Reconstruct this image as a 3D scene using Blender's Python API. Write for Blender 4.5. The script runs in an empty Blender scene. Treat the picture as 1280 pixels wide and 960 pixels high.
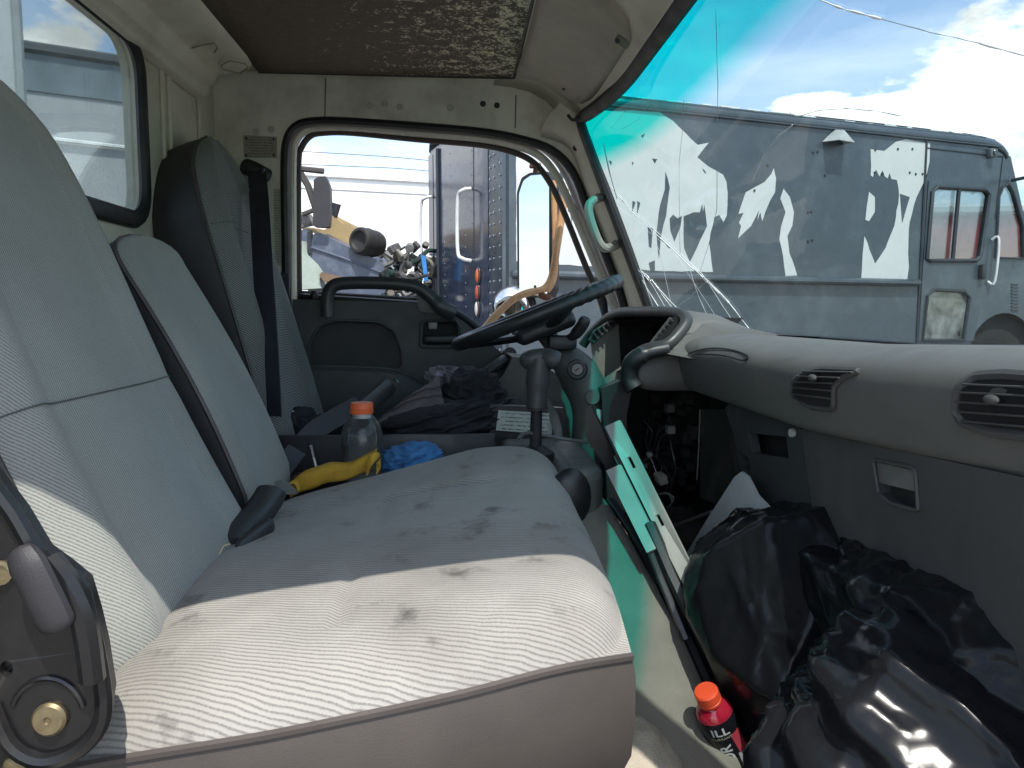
import bpy, bmesh, math, random
from mathutils import Vector, Matrix, noise
from mathutils.geometry import tessellate_polygon
R = math.radians
random.seed(7)
S = bpy.context.scene
COL = S.collection

# ------------------------------------------------------------------ camera
YAW, PITCH, F = R(3.87), R(5.34), 962.0
FW = Vector((math.sin(YAW)*math.cos(PITCH), math.cos(YAW)*math.cos(PITCH), -math.sin(PITCH)))
RT = Vector((math.cos(YAW), -math.sin(YAW), 0))
UP = RT.cross(FW)
cd = bpy.data.cameras.new('camera'); cam = bpy.data.objects.new('camera', cd); COL.objects.link(cam)
cd.sensor_width = 36; cd.lens = 36*F/1280; cd.clip_start = .02; cd.clip_end = 3000
M3 = Matrix((RT, UP, -FW)).transposed()
cam.matrix_world = M3.to_4x4()
S.camera = cam

# ------------------------------------------------------------------ light
SUNV = Vector((.11, -.43, .78)).normalized()          # towards the sun
sd = bpy.data.lights.new('sun', 'SUN'); so = bpy.data.objects.new('sun', sd); COL.objects.link(so)
sd.energy = 2.8; sd.angle = R(.5); sd.color = (1, .955, .88)
so.rotation_euler = SUNV.to_track_quat('Z', 'Y').to_euler()
w = bpy.data.worlds.new('World'); S.world = w; w.use_nodes = True
nt = w.node_tree; N = nt.nodes; L = nt.links; N.clear()
out = N.new('ShaderNodeOutputWorld'); bg = N.new('ShaderNodeBackground'); bg.inputs['Strength'].default_value = .15
sky = N.new('ShaderNodeTexSky'); sky.sky_type = 'NISHITA'; sky.sun_disc = False
sky.sun_elevation = math.asin(SUNV.z); sky.sun_rotation = math.atan2(SUNV.x, SUNV.y)
sky.dust_density = 1.2; sky.ozone_density = 1.6
tc = N.new('ShaderNodeTexCoord')
def wnoise(scale, detail, rough, sz, loc):
    mp = N.new('ShaderNodeMapping'); mp.inputs['Scale'].default_value = sz; mp.inputs['Location'].default_value = loc
    L.new(tc.outputs['Generated'], mp.inputs['Vector'])
    n = N.new('ShaderNodeTexNoise'); n.inputs['Scale'].default_value = scale; n.inputs['Detail'].default_value = detail
    n.inputs['Roughness'].default_value = rough; L.new(mp.outputs[0], n.inputs['Vector']); return n
def wramp(src, stops):
    r = N.new('ShaderNodeValToRGB'); e = r.color_ramp.elements
    e[0].position, e[1].position = stops[0][0], stops[-1][0]
    e[0].color = (stops[0][1],)*3+(1,); e[1].color = (stops[-1][1],)*3+(1,)
    L.new(src, r.inputs[0]); return r
CUM_LOC = (1.3, .4, 2.1)
cum = wnoise(3.4, 9, .55, (1, 1, 2.4), CUM_LOC)
cdir = Vector((.61, .77, .185)).normalized()
dp = N.new('ShaderNodeVectorMath'); dp.operation = 'DOT_PRODUCT'; nv = N.new('ShaderNodeVectorMath'); nv.operation = 'NORMALIZE'
L.new(tc.outputs['Generated'], nv.inputs[0]); L.new(nv.outputs[0], dp.inputs[0]); dp.inputs[1].default_value = cdir
bank = N.new('ShaderNodeMapRange'); L.new(dp.outputs['Value'], bank.inputs[0]); bank.inputs[1].default_value = .98; bank.inputs[2].default_value = .998; bank.inputs[3].default_value = 0; bank.inputs[4].default_value = .11
csum = N.new('ShaderNodeMath'); csum.operation = 'ADD'; L.new(cum.outputs['Fac'], csum.inputs[0]); L.new(bank.outputs[0], csum.inputs[1])
cmask = wramp(csum.outputs[0], [(.585, 0), (.615, 1)])
shade = wnoise(9, 6, .6, (1, 1, 2), (4, 1, 0))
shr = wramp(shade.outputs['Fac'], [(.36, .55), (.62, 1)])
cir = wnoise(2.2, 7, .6, (1, 1, 5), (0, 3, 1)); cirm = wramp(cir.outputs['Fac'], [(.42, .05), (.72, .55)])
m1 = N.new('ShaderNodeMix'); m1.data_type = 'RGBA'; L.new(cirm.outputs[0], m1.inputs[0]); L.new(sky.outputs[0], m1.inputs[6]); m1.inputs[7].default_value = (5.2, 5.7, 6.2, 1)
cc = N.new('ShaderNodeMix'); cc.data_type = 'RGBA'; cc.blend_type = 'MULTIPLY'; cc.inputs[0].default_value = 1
cc.inputs[6].default_value = (7.6, 7.6, 7.6, 1); L.new(shr.outputs[0], cc.inputs[7])
m2 = N.new('ShaderNodeMix'); m2.data_type = 'RGBA'; L.new(cmask.outputs[0], m2.inputs[0]); L.new(m1.outputs[2], m2.inputs[6]); L.new(cc.outputs[2], m2.inputs[7])
L.new(m2.outputs[2], bg.inputs['Color']); L.new(bg.outputs[0], out.inputs['Surface'])
S.view_settings.view_transform = 'Standard'; S.view_settings.look = 'None'; S.view_settings.exposure = 1.05; S.view_settings.gamma = 1
S.cycles.use_denoising = True
S.cycles.max_bounces = 12; S.cycles.transparent_max_bounces = 24

# ------------------------------------------------------------------ points from sight lines onto real planes
def ray(px, py): return FW + RT*((px-640)/F) - UP*((py-480)/F)
def U(px, py, Y): d = ray(px, py); return d*(Y/d.y)
def UX(px, py, X): d = ray(px, py); return d*(X/d.x)
def UZ(px, py, Z): d = ray(px, py); return d*(Z/d.z)

# ------------------------------------------------------------------ materials
MC = {}
def nodes(name):
    m = bpy.data.materials.new(name); m.use_nodes = True; t = m.node_tree; t.nodes.clear()
    o = t.nodes.new('ShaderNodeOutputMaterial'); return m, t.nodes, t.links, o
def bsdf(n, l, o, rough, metal=0, spec=.5, coat=0):
    b = n.new('ShaderNodeBsdfPrincipled'); b.inputs['Roughness'].default_value = rough; b.inputs['Metallic'].default_value = metal
    b.inputs['Specular IOR Level'].default_value = spec; b.inputs['Coat Weight'].default_value = coat; l.new(b.outputs[0], o.inputs[0]); return b
def tnoise(n, l, vec, scale, detail=4, rough=.55):
    x = n.new('ShaderNodeTexNoise'); x.inputs['Scale'].default_value = scale; x.inputs['Detail'].default_value = detail
    x.inputs['Roughness'].default_value = rough; l.new(vec, x.inputs['Vector']); return x.outputs['Fac']
def ramp(n, l, src, a, b, ca=(0, 0, 0), cb=(1, 1, 1)):
    r = n.new('ShaderNodeValToRGB'); e = r.color_ramp.elements; e[0].position = a; e[1].position = b
    e[0].color = tuple(ca)+(1,); e[1].color = tuple(cb)+(1,); l.new(src, r.inputs[0]); return r.outputs[0]
def mix(n, l, f, a, b, blend='MIX'):
    x = n.new('ShaderNodeMix'); x.data_type = 'RGBA'; x.blend_type = blend
    for k, v in ((0, f), (6, a), (7, b)):
        if isinstance(v, (int, float)): x.inputs[k].default_value = v
        elif isinstance(v, tuple): x.inputs[k].default_value = v+(1,) if len(v) == 3 else v
        else: l.new(v, x.inputs[k])
    return x.outputs[2]
def math_(n, l, op, a, b=None, c=None):
    x = n.new('ShaderNodeMath'); x.operation = op
    for k, v in enumerate((a, b, c)):
        if v is None: continue
        if isinstance(v, (int, float)): x.inputs[k].default_value = v
        else: l.new(v, x.inputs[k])
    return x.outputs[0]
def mat(name, c, rough=.6, metal=0, var=.14, vs=9, bump=0., bs=400, spec=.5, dirt=0, dc=(.1, .08, .06), ds=7, coat=0, rv=.1):
    if name in MC: return MC[name]
    m, n, l, o = nodes(name); b = bsdf(n, l, o, rough, metal, spec, coat)
    t = n.new('ShaderNodeTexCoord').outputs['Object']
    f = tnoise(n, l, t, vs, 5)
    col = ramp(n, l, f, .3, .7, tuple(x*(1-var) for x in c), tuple(min(1, x*(1+var)) for x in c))
    if dirt:
        d = ramp(n, l, tnoise(n, l, t, ds, 8, .65), .62-dirt*.3, .75)
        d2 = math_(n, l, 'MULTIPLY', d, min(1, .45+dirt*.4)); col = mix(n, l, d2, col, dc)
    l.new(col, b.inputs['Base Color'])
    rr = n.new('ShaderNodeMapRange'); l.new(tnoise(n, l, t, vs*2.3, 4), rr.inputs[0]); rr.inputs[1].default_value = .3; rr.inputs[2].default_value = .7
    rr.inputs[3].default_value = max(.02, rough-rv); rr.inputs[4].default_value = min(1, rough+rv); l.new(rr.outputs[0], b.inputs['Roughness'])
    if bump:
        bp = n.new('ShaderNodeBump'); bp.inputs['Strength'].default_value = bump; bp.inputs['Distance'].default_value = .002
        l.new(tnoise(n, l, t, bs, 2), bp.inputs['Height']); l.new(bp.outputs[0], b.inputs['Normal'])
    MC[name] = m; return m
def fabric(name, ca, cb, period, axis, stain=.0, dash=0, diag=0):
    """ribbed upholstery: stripes over the uv map (metres)"""
    if name in MC: return MC[name]
    m, n, l, o = nodes(name); b = bsdf(n, l, o, .95, 0, .15); b.inputs['Sheen Weight'].default_value = .15
    uv = n.new('ShaderNodeUVMap').outputs[0]; tco = n.new('ShaderNodeTexCoord').outputs['Object']
    sx = n.new('ShaderNodeSeparateXYZ'); l.new(uv, sx.inputs[0])
    a, c = (sx.outputs[0], sx.outputs[1]) if axis == 'u' else (sx.outputs[1], sx.outputs[0])
    wob = math_(n, l, 'MULTIPLY', tnoise(n, l, uv, 14, 2), .012)
    ph = math_(n, l, 'MULTIPLY', math_(n, l, 'ADD', a, wob), 2*math.pi/period)
    if diag: ph = math_(n, l, 'ADD', ph, math_(n, l, 'MULTIPLY', c, diag*2*math.pi/period))
    if dash:
        saw = math_(n, l, 'MULTIPLY', math_(n, l, 'FRACT', math_(n, l, 'MULTIPLY', c, 1/(period*.8))), 1.6); ph = math_(n, l, 'ADD', ph, saw)
    s = math_(n, l, 'SINE', ph); s01 = math_(n, l, 'MULTIPLY_ADD', s, .5, .5)
    thr = tnoise(n, l, uv, 420, 3)
    s2 = math_(n, l, 'ADD', s01, math_(n, l, 'MULTIPLY_ADD', thr, 1.1, -.45))
    col = mix(n, l, ramp(n, l, s2, .12, .62), cb, ca)
    big = ramp(n, l, tnoise(n, l, tco, 5, 6), .3, .7, (.86, .86, .86), (1.06, 1.06, 1.06)); col = mix(n, l, 1., col, big, 'MULTIPLY')
    if stain:
        st = ramp(n, l, tnoise(n, l, tco, 13, 7, .62), .60, .74); st = math_(n, l, 'MULTIPLY', st, stain)
        col = mix(n, l, st, col, (.045, .042, .04))
        wide = ramp(n, l, tnoise(n, l, tco, 3.1, 6, .6), .45, .7); col = mix(n, l, math_(n, l, 'MULTIPLY', wide, stain*.6), col, (.10, .09, .075))
    l.new(col, b.inputs['Base Color'])
    bp = n.new('ShaderNodeBump'); bp.inputs['Strength'].default_value = .3; bp.inputs['Distance'].default_value = .0008
    l.new(s2, bp.inputs['Height']); l.new(bp.outputs[0], b.inputs['Normal'])
    MC[name] = m; return m
def glass(name, tint=(.9, .93, .92), refl=.7, rough=.02, dirt=.0):
    if name in MC: return MC[name]
    m, n, l, o = nodes(name)
    tr = n.new('ShaderNodeBsdfTransparent'); tr.inputs[0].default_value = tint+(1,)
    gl = n.new('ShaderNodeBsdfGlossy'); gl.inputs['Roughness'].default_value = rough
    fr = n.new('ShaderNodeFresnel'); fr.inputs[0].default_value = 1.45
    mx = n.new('ShaderNodeMixShader'); l.new(math_(n, l, 'MULTIPLY', fr.outputs[0], refl), mx.inputs[0]); l.new(tr.outputs[0], mx.inputs[1]); l.new(gl.outputs[0], mx.inputs[2])
    res = mx.outputs[0]
    if dirt:
        t = n.new('ShaderNodeTexCoord').outputs['Object']; df = n.new('ShaderNodeBsdfDiffuse'); df.inputs[0].default_value = (.7, .72, .7, 1)
        f = math_(n, l, 'MULTIPLY', ramp(n, l, tnoise(n, l, t, 6, 7, .65), .35, .8), dirt)
        m2 = n.new('ShaderNodeMixShader'); l.new(f, m2.inputs[0]); l.new(res, m2.inputs[1]); l.new(df.outputs[0], m2.inputs[2]); res = m2.outputs[0]
    l.new(res, o.inputs[0]); MC[name] = m; return m
def windshield_mat():
    m, n, l, o = nodes('windshield_glass')
    uv = n.new('ShaderNodeUVMap').outputs[0]; sx = n.new('ShaderNodeSeparateXYZ'); l.new(uv, sx.inputs[0])
    f = ramp(n, l, sx.outputs[1], .75, .83)
    tr = n.new('ShaderNodeBsdfTransparent'); l.new(mix(n, l, f, (.66, .74, .735), (.0, .60, .53)), tr.inputs[0])
    gl = n.new('ShaderNodeBsdfGlossy'); gl.inputs['Roughness'].default_value = .03
    fr = n.new('ShaderNodeFresnel'); fr.inputs[0].default_value = 1.4
    mx = n.new('ShaderNodeMixShader'); l.new(math_(n, l, 'MULTIPLY', fr.outputs[0], .08), mx.inputs[0]); l.new(tr.outputs[0], mx.inputs[1]); l.new(gl.outputs[0], mx.inputs[2])
    t = n.new('ShaderNodeTexCoord').outputs['Object']; df = n.new('ShaderNodeBsdfTranslucent'); df.inputs[0].default_value = (.8, .8, .78, 1)
    d = math_(n, l, 'MULTIPLY', ramp(n, l, tnoise(n, l, t, 5, 8, .7), .45, .8), .022)
    m2 = n.new('ShaderNodeMixShader'); l.new(d, m2.inputs[0]); l.new(mx.outputs[0], m2.inputs[1]); l.new(df.outputs[0], m2.inputs[2])
    l.new(m2.outputs[0], o.inputs[0]); return m
def headliner_mat():
    m, n, l, o = nodes('worn_headliner'); b = bsdf(n, l, o, .8, 0, .3)
    uv = n.new('ShaderNodeUVMap').outputs[0]; sx = n.new('ShaderNodeSeparateXYZ'); l.new(uv, sx.inputs[0])
    # flaking grows towards the windscreen side of the board
    g = n.new('ShaderNodeMapRange'); l.new(sx.outputs[0], g.inputs[0]); g.inputs[1].default_value = .05; g.inputs[2].default_value = .60; g.inputs[3].default_value = -.10; g.inputs[4].default_value = .045
    a = tnoise(n, l, uv, 30, 9, .72); c = tnoise(n, l, uv, 130, 5, .7)
    v = math_(n, l, 'ADD', math_(n, l, 'MULTIPLY_ADD', c, .5, math_(n, l, 'MULTIPLY', a, .6)), g.outputs[0])
    pe = ramp(n, l, v, .595, .61)
    base = ramp(n, l, tnoise(n, l, uv, 60, 4), .3, .7, (.115, .088, .068), (.16, .125, .098))
    wv = n.new('ShaderNodeTexVoronoi'); wv.inputs['Scale'].default_value = 230; wv.inputs['Randomness'].default_value = .1; l.new(uv, wv.inputs['Vector'])
    dots = ramp(n, l, wv.outputs['Distance'], .18, .3); base = mix(n, l, 1., base, mix(n, l, dots, (.55, .55, .55), (1., 1., 1.)), 'MULTIPLY')
    l.new(mix(n, l, pe, base, (.72, .63, .48)), b.inputs['Base Color'])
    bp = n.new('ShaderNodeBump'); bp.inputs['Strength'].default_value = .6; bp.inputs['Distance'].default_value = .002
    l.new(math_(n, l, 'SUBTRACT', dots, pe), bp.inputs['Height']); l.new(bp.outputs[0], b.inputs['Normal']); return m
def print_mat(name, paper, ink, rows, cols, metal=0, margin=.1, rough=.6):
    """small illegible print in rows over the uv map (0..1)"""
    m, n, l, o = nodes(name); b = bsdf(n, l, o, rough, metal)
    uv = n.new('ShaderNodeUVMap').outputs[0]; sx = n.new('ShaderNodeSeparateXYZ'); l.new(uv, sx.inputs[0])
    fr = math_(n, l, 'FRACT', math_(n, l, 'MULTIPLY', sx.outputs[1], rows))
    line = math_(n, l, 'MULTIPLY', math_(n, l, 'GREATER_THAN', fr, .35), math_(n, l, 'LESS_THAN', fr, .75))
    mp = n.new('ShaderNodeMapping'); mp.inputs['Scale'].default_value = (cols, rows*3, 1); l.new(uv, mp.inputs[0])
    wd = n.new('ShaderNodeTexNoise'); wd.inputs['Scale'].default_value = 1; wd.inputs['Detail'].default_value = 1; l.new(mp.outputs[0], wd.inputs['Vector'])
    f = math_(n, l, 'MULTIPLY', line, math_(n, l, 'GREATER_THAN', wd.outputs['Fac'], .47))
    for ch in (0, 1):
        f = math_(n, l, 'MULTIPLY', f, math_(n, l, 'MULTIPLY', math_(n, l, 'GREATER_THAN', sx.outputs[ch], margin), math_(n, l, 'LESS_THAN', sx.outputs[ch], 1-margin)))
    t = n.new('ShaderNodeTexCoord').outputs['Object']
    pap = ramp(n, l, tnoise(n, l, t, 30, 5), .3, .7, tuple(x*.8 for x in paper), paper)
    l.new(mix(n, l, math_(n, l, 'MULTIPLY', f, .8), pap, ink), b.inputs['Base Color']); return m

# ------------------------------------------------------------------ object builders
ORG = {}
def thing(name, label, cat, loc, group=None, rotz=None, matrix=None, kind=None):
    o = bpy.data.objects.new(name, None); COL.objects.link(o); o.empty_display_size = .1
    if matrix is not None: o.matrix_world = matrix; ORG[o.name] = Vector((0, 0, 0))
    else:
        o.location = loc
        if rotz is not None: o.rotation_euler = (0, 0, rotz); ORG[o.name] = Vector((0, 0, 0))
        else: ORG[o.name] = Vector(loc)
    o['label'] = label; o['category'] = cat
    if group: o['group'] = group
    if kind: o['kind'] = kind
    return o
def tag(o, label, cat, group=None):
    o['label'] = label; o['category'] = cat
    if group: o['group'] = group
    return o
def obj(name, verts, faces, m, parent=None, smooth=35, uvs=None, midx=None, origin=None):
    vs = [Vector(v) for v in verts]
    lo = Vector([min(v[i] for v in vs) for i in range(3)]); hi = Vector([max(v[i] for v in vs) for i in range(3)])
    c = origin if origin is not None else (lo+hi)/2
    me = bpy.data.meshes.new(name); me.from_pydata([tuple(v-c) for v in vs], [], faces)
    for mm in (m if isinstance(m, (list, tuple)) else [m]): me.materials.append(mm)
    if midx: me.polygons.foreach_set('material_index', midx)
    if uvs:
        ul = me.uv_layers.new(name='UVMap'); k = 0
        for fi, f in enumerate(faces):
            for j in range(len(f)): ul.data[k].uv = uvs[fi][j]; k += 1
    if smooth:
        me.polygons.foreach_set('use_smooth', [True]*len(me.polygons)); me.set_sharp_from_angle(angle=R(smooth))
    me.update()
    o = bpy.data.objects.new(name, me); COL.objects.link(o)
    if parent is not None: o.parent = parent; o.location = c-ORG[parent.name]
    else: o.location = c
    ORG[o.name] = c; return o
class MB:
    """collects shapes of one part"""
    def __init__(s): s.v = []; s.f = []
    def add(s, vf):
        v, f = vf; k = len(s.v); s.v += [Vector(x) for x in v]; s.f += [tuple(i+k for i in q) for q in f]; return s
    def build(s, name, m, parent=None, **k): return obj(name, s.v, s.f, m, parent, **k)
def bm_out(bm):
    bmesh.ops.recalc_face_normals(bm, faces=bm.faces); bm.verts.index_update()
    r = ([v.co.copy() for v in bm.verts], [tuple(v.index for v in f.verts) for f in bm.faces]); bm.free(); return r
def box(c, s, bev=.0, seg=2, rot=None):
    bm = bmesh.new(); bmesh.ops.create_cube(bm, size=1)
    for v in bm.verts: v.co = Vector((v.co.x*s[0], v.co.y*s[1], v.co.z*s[2]))
    if bev: bmesh.ops.bevel(bm, geom=list(bm.edges), offset=bev, segments=seg, profile=.5, affect='EDGES')
    for v in bm.verts: v.co = (rot @ v.co if rot else v.co) + Vector(c)
    return bm_out(bm)
def smooth_path(pts, n=6, closed=False):
    p = [Vector(x) for x in pts]; res = []; m = len(p)
    for i in range(m if closed else m-1):
        if closed: a, b, c, d = p[i-1], p[i], p[(i+1) % m], p[(i+2) % m]
        else: a, b, c, d = p[max(0, i-1)], p[i], p[i+1], p[min(m-1, i+2)]
        for k in range(n):
            t = k/n; res.append(.5*((2*b)+(c-a)*t+(2*a-5*b+4*c-d)*t*t+(3*b-a-3*c+d)*t**3))
    if not closed: res.append(p[-1])
    return res
def tube(path, r, seg=8, closed=False, flat=None, caps=True):
    """r number or list; flat=(vector, scale): squashes the section along a direction"""
    p = [Vector(x) for x in path]; n = len(p); v = []; f = []
    tan = []
    for i in range(n):
        a = p[i-1] if (i > 0 or closed) else p[0]; b = p[(i+1) % n] if (i < n-1 or closed) else p[-1]
        t = b-a; tan.append(t.normalized() if t.length > 1e-9 else Vector((0, 0, 1)))
    ref = Vector((0, 0, 1)) if abs(tan[0].z) < .9 else Vector((0, 1, 0))
    nrm = (ref-tan[0]*ref.dot(tan[0])).normalized()
    for i in range(n):
        nrm = (nrm-tan[i]*nrm.dot(tan[i])).normalized(); bi = tan[i].cross(nrm); rr = r[i] if isinstance(r, (list, tuple)) else r
        for k in range(seg):
            a = 2*math.pi*k/seg; q = (nrm*math.cos(a)+bi*math.sin(a))*rr
            if flat: fv, fs = flat; q -= fv*q.dot(fv)*(1-fs)
            v.append(p[i]+q)
    for i in range(n if closed else n-1):
        for k in range(seg):
            a = i*seg+k; b = i*seg+(k+1) % seg; j = (i+1) % n; f.append((a, b, j*seg+(k+1) % seg, j*seg+k))
    if not closed and caps: f.append(tuple(range(seg))[::-1]); f.append(tuple((n-1)*seg+k for k in range(seg)))
    return v, f
def panel(outer, fmap, depth, holes=(), bev=0):
    """flat plate from 2-D outline(s); fmap (a,b)->point, depth = vector of the thickness"""
    loops = [list(outer)]+[list(h) for h in holes]
    tri = tessellate_polygon([[Vector((a, b, 0)) for a, b in lp] for lp in loops])
    flat = [p for lp in loops for p in lp]; n = len(flat)
    depth = Vector(depth); v = [Vector(fmap(*p)) for p in flat]; v += [x+depth for x in v]
    f = [tuple(t) for t in tri]+[tuple(i+n for i in t[::-1]) for t in tri]; k = 0
    for lp in loops:
        m = len(lp)
        for i in range(m): a, b = k+i, k+(i+1) % m; f.append((a, b, b+n, a+n))
        k += m
    bm = bmesh.new(); bv = [bm.verts.new(x) for x in v]
    for q in f:
        try: bm.faces.new([bv[i] for i in q])
        except ValueError: pass
    return bm_out(bm)
def PY(Y): return lambda a, b: U(a, b, Y)
def round_poly(pts, r=.2, n=4):
    """rounds the corners of a 2-D outline; r = share of the shorter side"""
    res = []; m = len(pts)
    for i in range(m):
        p = Vector(pts[i]); a = Vector(pts[i-1])-p; b = Vector(pts[(i+1) % m])-p; d = min(a.length, b.length)*r
        s = p+a.normalized()*d; e = p+b.normalized()*d
        for k in range(n+1): t = k/n; res.append(tuple((s*(1-t)**2+p*2*t*(1-t)+e*t*t)))
    return res
def surf(name, rows, m, parent=None, closed=False, midx=None, flip=False, smooth=60, uvn=False, cap=False, thick=0):
    nr, nc = len(rows), len(rows[0]); rows = [[Vector(x) for x in r] for r in rows]
    v = [x for r in rows for x in r]; f = []; uv = []; mi = []
    U_ = []
    for r in rows:
        s = [0]
        for j in range(1, nc+(1 if closed else 0)): s.append(s[-1]+(r[j % nc]-r[j-1]).length)
        U_.append(s)
    mid = nc//2; V_ = [0]
    for i in range(1, nr): V_.append(V_[-1]+(rows[i][mid]-rows[i-1][mid]).length)
    Um = [max(U_[i][j] for i in range(nr)) for j in range(len(U_[0]))] if not uvn else None
    for i in range(nr-1):
        for j in range(nc if closed else nc-1):
            q = (i*nc+j, i*nc+(j+1) % nc, (i+1)*nc+(j+1) % nc, (i+1)*nc+j)
            if uvn: t = ((j/(nc-1), i/(nr-1)), ((j+1)/(nc-1), i/(nr-1)), ((j+1)/(nc-1), (i+1)/(nr-1)), (j/(nc-1), (i+1)/(nr-1)))
            else: t = ((Um[j], V_[i]), (Um[j+1], V_[i]), (Um[j+1], V_[i+1]), (Um[j], V_[i+1]))
            if flip: q = q[::-1]; t = t[::-1]
            f.append(q); uv.append(t); mi.append(midx(i, j) if midx else 0)
    if cap:
        for q in (tuple(range(nc))[::-1], tuple((nr-1)*nc+k for k in range(nc))): f.append(q); uv.append([(0, 0)]*nc); mi.append(mi[0] if cap is True else cap-1)
    o = obj(name, v, f, m, parent, smooth=smooth, uvs=uv, midx=mi if midx else None)
    if thick:
        md = o.modifiers.new('solid', 'SOLIDIFY'); md.thickness = thick; md.offset = -1
    return o
def lathe(profile, seg=24, loc=(0, 0, 0), axis=None):
    """profile [(r,z)]; axis = direction for z"""
    q = Vector(axis).normalized().to_track_quat('Z', 'Y') if axis is not None else None
    v = []; f = []
    for r, z in profile:
        for k in range(seg):
            a = 2*math.pi*k/seg; p = Vector((r*math.cos(a), r*math.sin(a), z)); v.append((q @ p if q else p)+Vector(loc))
    for i in range(len(profile)-1):
        for k in range(seg): a = i*seg+k; b = i*seg+(k+1) % seg; f.append((a, b, b+seg, a+seg))
    f.append(tuple(range(seg))[::-1]); f.append(tuple((len(profile)-1)*seg+k for k in range(seg)))
    return v, f
def disc(c, axis, r, h, seg=16, bev=.2): return lathe([(r, 0), (r, h*(1-bev)), (r*(1-bev*.5), h)], seg, c, axis)
def blob(c, rad, fn, sub=5, rot=None):
    bm = bmesh.new(); bmesh.ops.create_icosphere(bm, subdivisions=sub, radius=1)
    for v in bm.verts:
        d = v.co.normalized(); k = fn(d); p = Vector((d.x*rad[0]*k, d.y*rad[1]*k, d.z*rad[2]*k)); v.co = (rot @ p if rot else p)+Vector(c)
    return bm_out(bm)

# ------------------------------------------------------------------ palette
FAB_A, FAB_B = (.40, .42, .395), (.105, .115, .112)
fab_c = fabric('grey_rib_cloth', (.37, .375, .345), (.175, .18, .165), .0042, 'u')
fab_b = fabric('grey_bolster_cloth', (.345, .35, .32), (.18, .185, .172), .0054, 'v', diag=1.3)
fab_s = fabric('stained_rib_cloth', (.355, .34, .31), (.20, .192, .178), .0058, 'u', stain=1., diag=.4)
vinyl = mat('brown_grey_vinyl', (.062, .052, .046), .55, bump=.25, bs=900, var=.15)
vinyl_d = mat('dark_seat_vinyl', (.028, .027, .028), .5, bump=.2, bs=900)
blackp = mat('black_plastic', (.02, .021, .023), .42, bump=.15, bs=900, dirt=.2, dc=(.08, .075, .065))
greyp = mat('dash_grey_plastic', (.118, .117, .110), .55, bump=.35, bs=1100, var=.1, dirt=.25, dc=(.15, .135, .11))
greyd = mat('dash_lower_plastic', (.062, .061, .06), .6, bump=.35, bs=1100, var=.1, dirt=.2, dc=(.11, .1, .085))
doorp = mat('door_card_plastic', (.05, .053, .053), .55, bump=.25, bs=900, dirt=.25, dc=(.11, .105, .09))
beige = mat('cream_cab_paint', (.58, .55, .45), .42, var=.08, dirt=.45, dc=(.27, .235, .17), ds=5)
frame_m = mat('door_frame_paint', (.56, .52, .45), .3, var=.08, dirt=.3, dc=(.3, .24, .18), coat=.4)
overhead = mat('overhead_trim_plastic', (.36, .325, .265), .6, bump=.2, bs=700, dirt=.35, dc=(.17, .15, .12))
rubber = mat('black_rubber', (.012, .012, .014), .5)
metal_d = mat('black_painted_metal', (.011, .011, .012), .28, metal=.0, dirt=.15, dc=(.05, .042, .032), spec=.5)
chrome = mat('dull_chrome', (.6, .6, .58), .25, metal=1)
brass = mat('brass_bolt', (.27, .22, .13), .45, metal=.8, dirt=.7, dc=(.10, .07, .04), ds=90)
recess_shade = mat('recess_shade_black', (.012, .012, .013), .8)  # near-black colour standing for the shade inside recesses and the dash opening
belt_m = mat('navy_webbing', (.022, .022, .035), .6, bump=.5, bs=1500)
carpet = mat('grey_floor_vinyl', (.17, .158, .13), .7, bump=.5, bs=600, dirt=.4, dc=(.11, .10, .08), ds=10)
white_pl = mat('white_plastic', (.62, .63, .62), .5, dirt=.25, dc=(.35, .34, .32))
bracket_m = mat('grey_primer_metal', (.29, .29, .265), .45, dirt=.35, dc=(.28, .25, .2), ds=12)

# ------------------------------------------------------------------ ground
GZ = -1.3
gm = mat('gravel_lot', (.23, .21, .185), .9, var=.3, vs=1.5, bump=.8, bs=40, dirt=.4, dc=(.14, .125, .1), ds=.5)
g = obj('ground', [(-400, -400, GZ), (400, -400, GZ), (400, 400, GZ), (-400, 400, GZ)], [(0, 1, 2, 3)], gm, smooth=0); g['kind'] = 'structure'

# ------------------------------------------------------------------ step van beside the truck
VTH = R(73.3); VD = Vector((math.sin(VTH), math.cos(VTH), 0)); VN = Vector((-math.cos(VTH), math.sin(VTH), 0)); VC = Vector((.3807, 6.417, 0))
def VS(px, py): d = ray(px, py); p = d*(VC.dot(VN)/d.dot(VN)); return (p-VC).dot(VD), p.z
def VR(px, py): d = ray(px, py); p = d*(VC.dot(VD)/d.dot(VD)); return (p-VC).dot(VN), p.z
def VZ(pts): return [VS(740+x/2.37, 80+y/2.37) for x, y in pts]
SIDEF = lambda o: (lambda s, z: (s, -o, z)); REARF = lambda o: (lambda t, z: (-o, t, z))
van = thing('step_van', 'dark blue-grey step van with peeling white side paint parked across from the cab', 'step van', VC, rotz=R(90)-VTH)
vpaint = mat('van_slate_paint', (.042, .058, .072), .32, var=.10, vs=3, dirt=.35, dc=(.11, .135, .15), ds=2.2, coat=.15)
vgloss = mat('van_gloss_door', (.05, .065, .10), .12, var=.2, vs=4, dirt=.25, dc=(.10, .11, .12), spec=.3, rv=.05)
vwhite = mat('old_white_paint', (.50, .52, .51), .5, var=.05, vs=4, dirt=.2, dc=(.42, .44, .43))
vtrim = mat('van_trim_dark', (.02, .025, .03), .4)
vglass = glass('van_glass', (.92, .95, .95), .7, .02, .03)
W_ = 2.42
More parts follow.
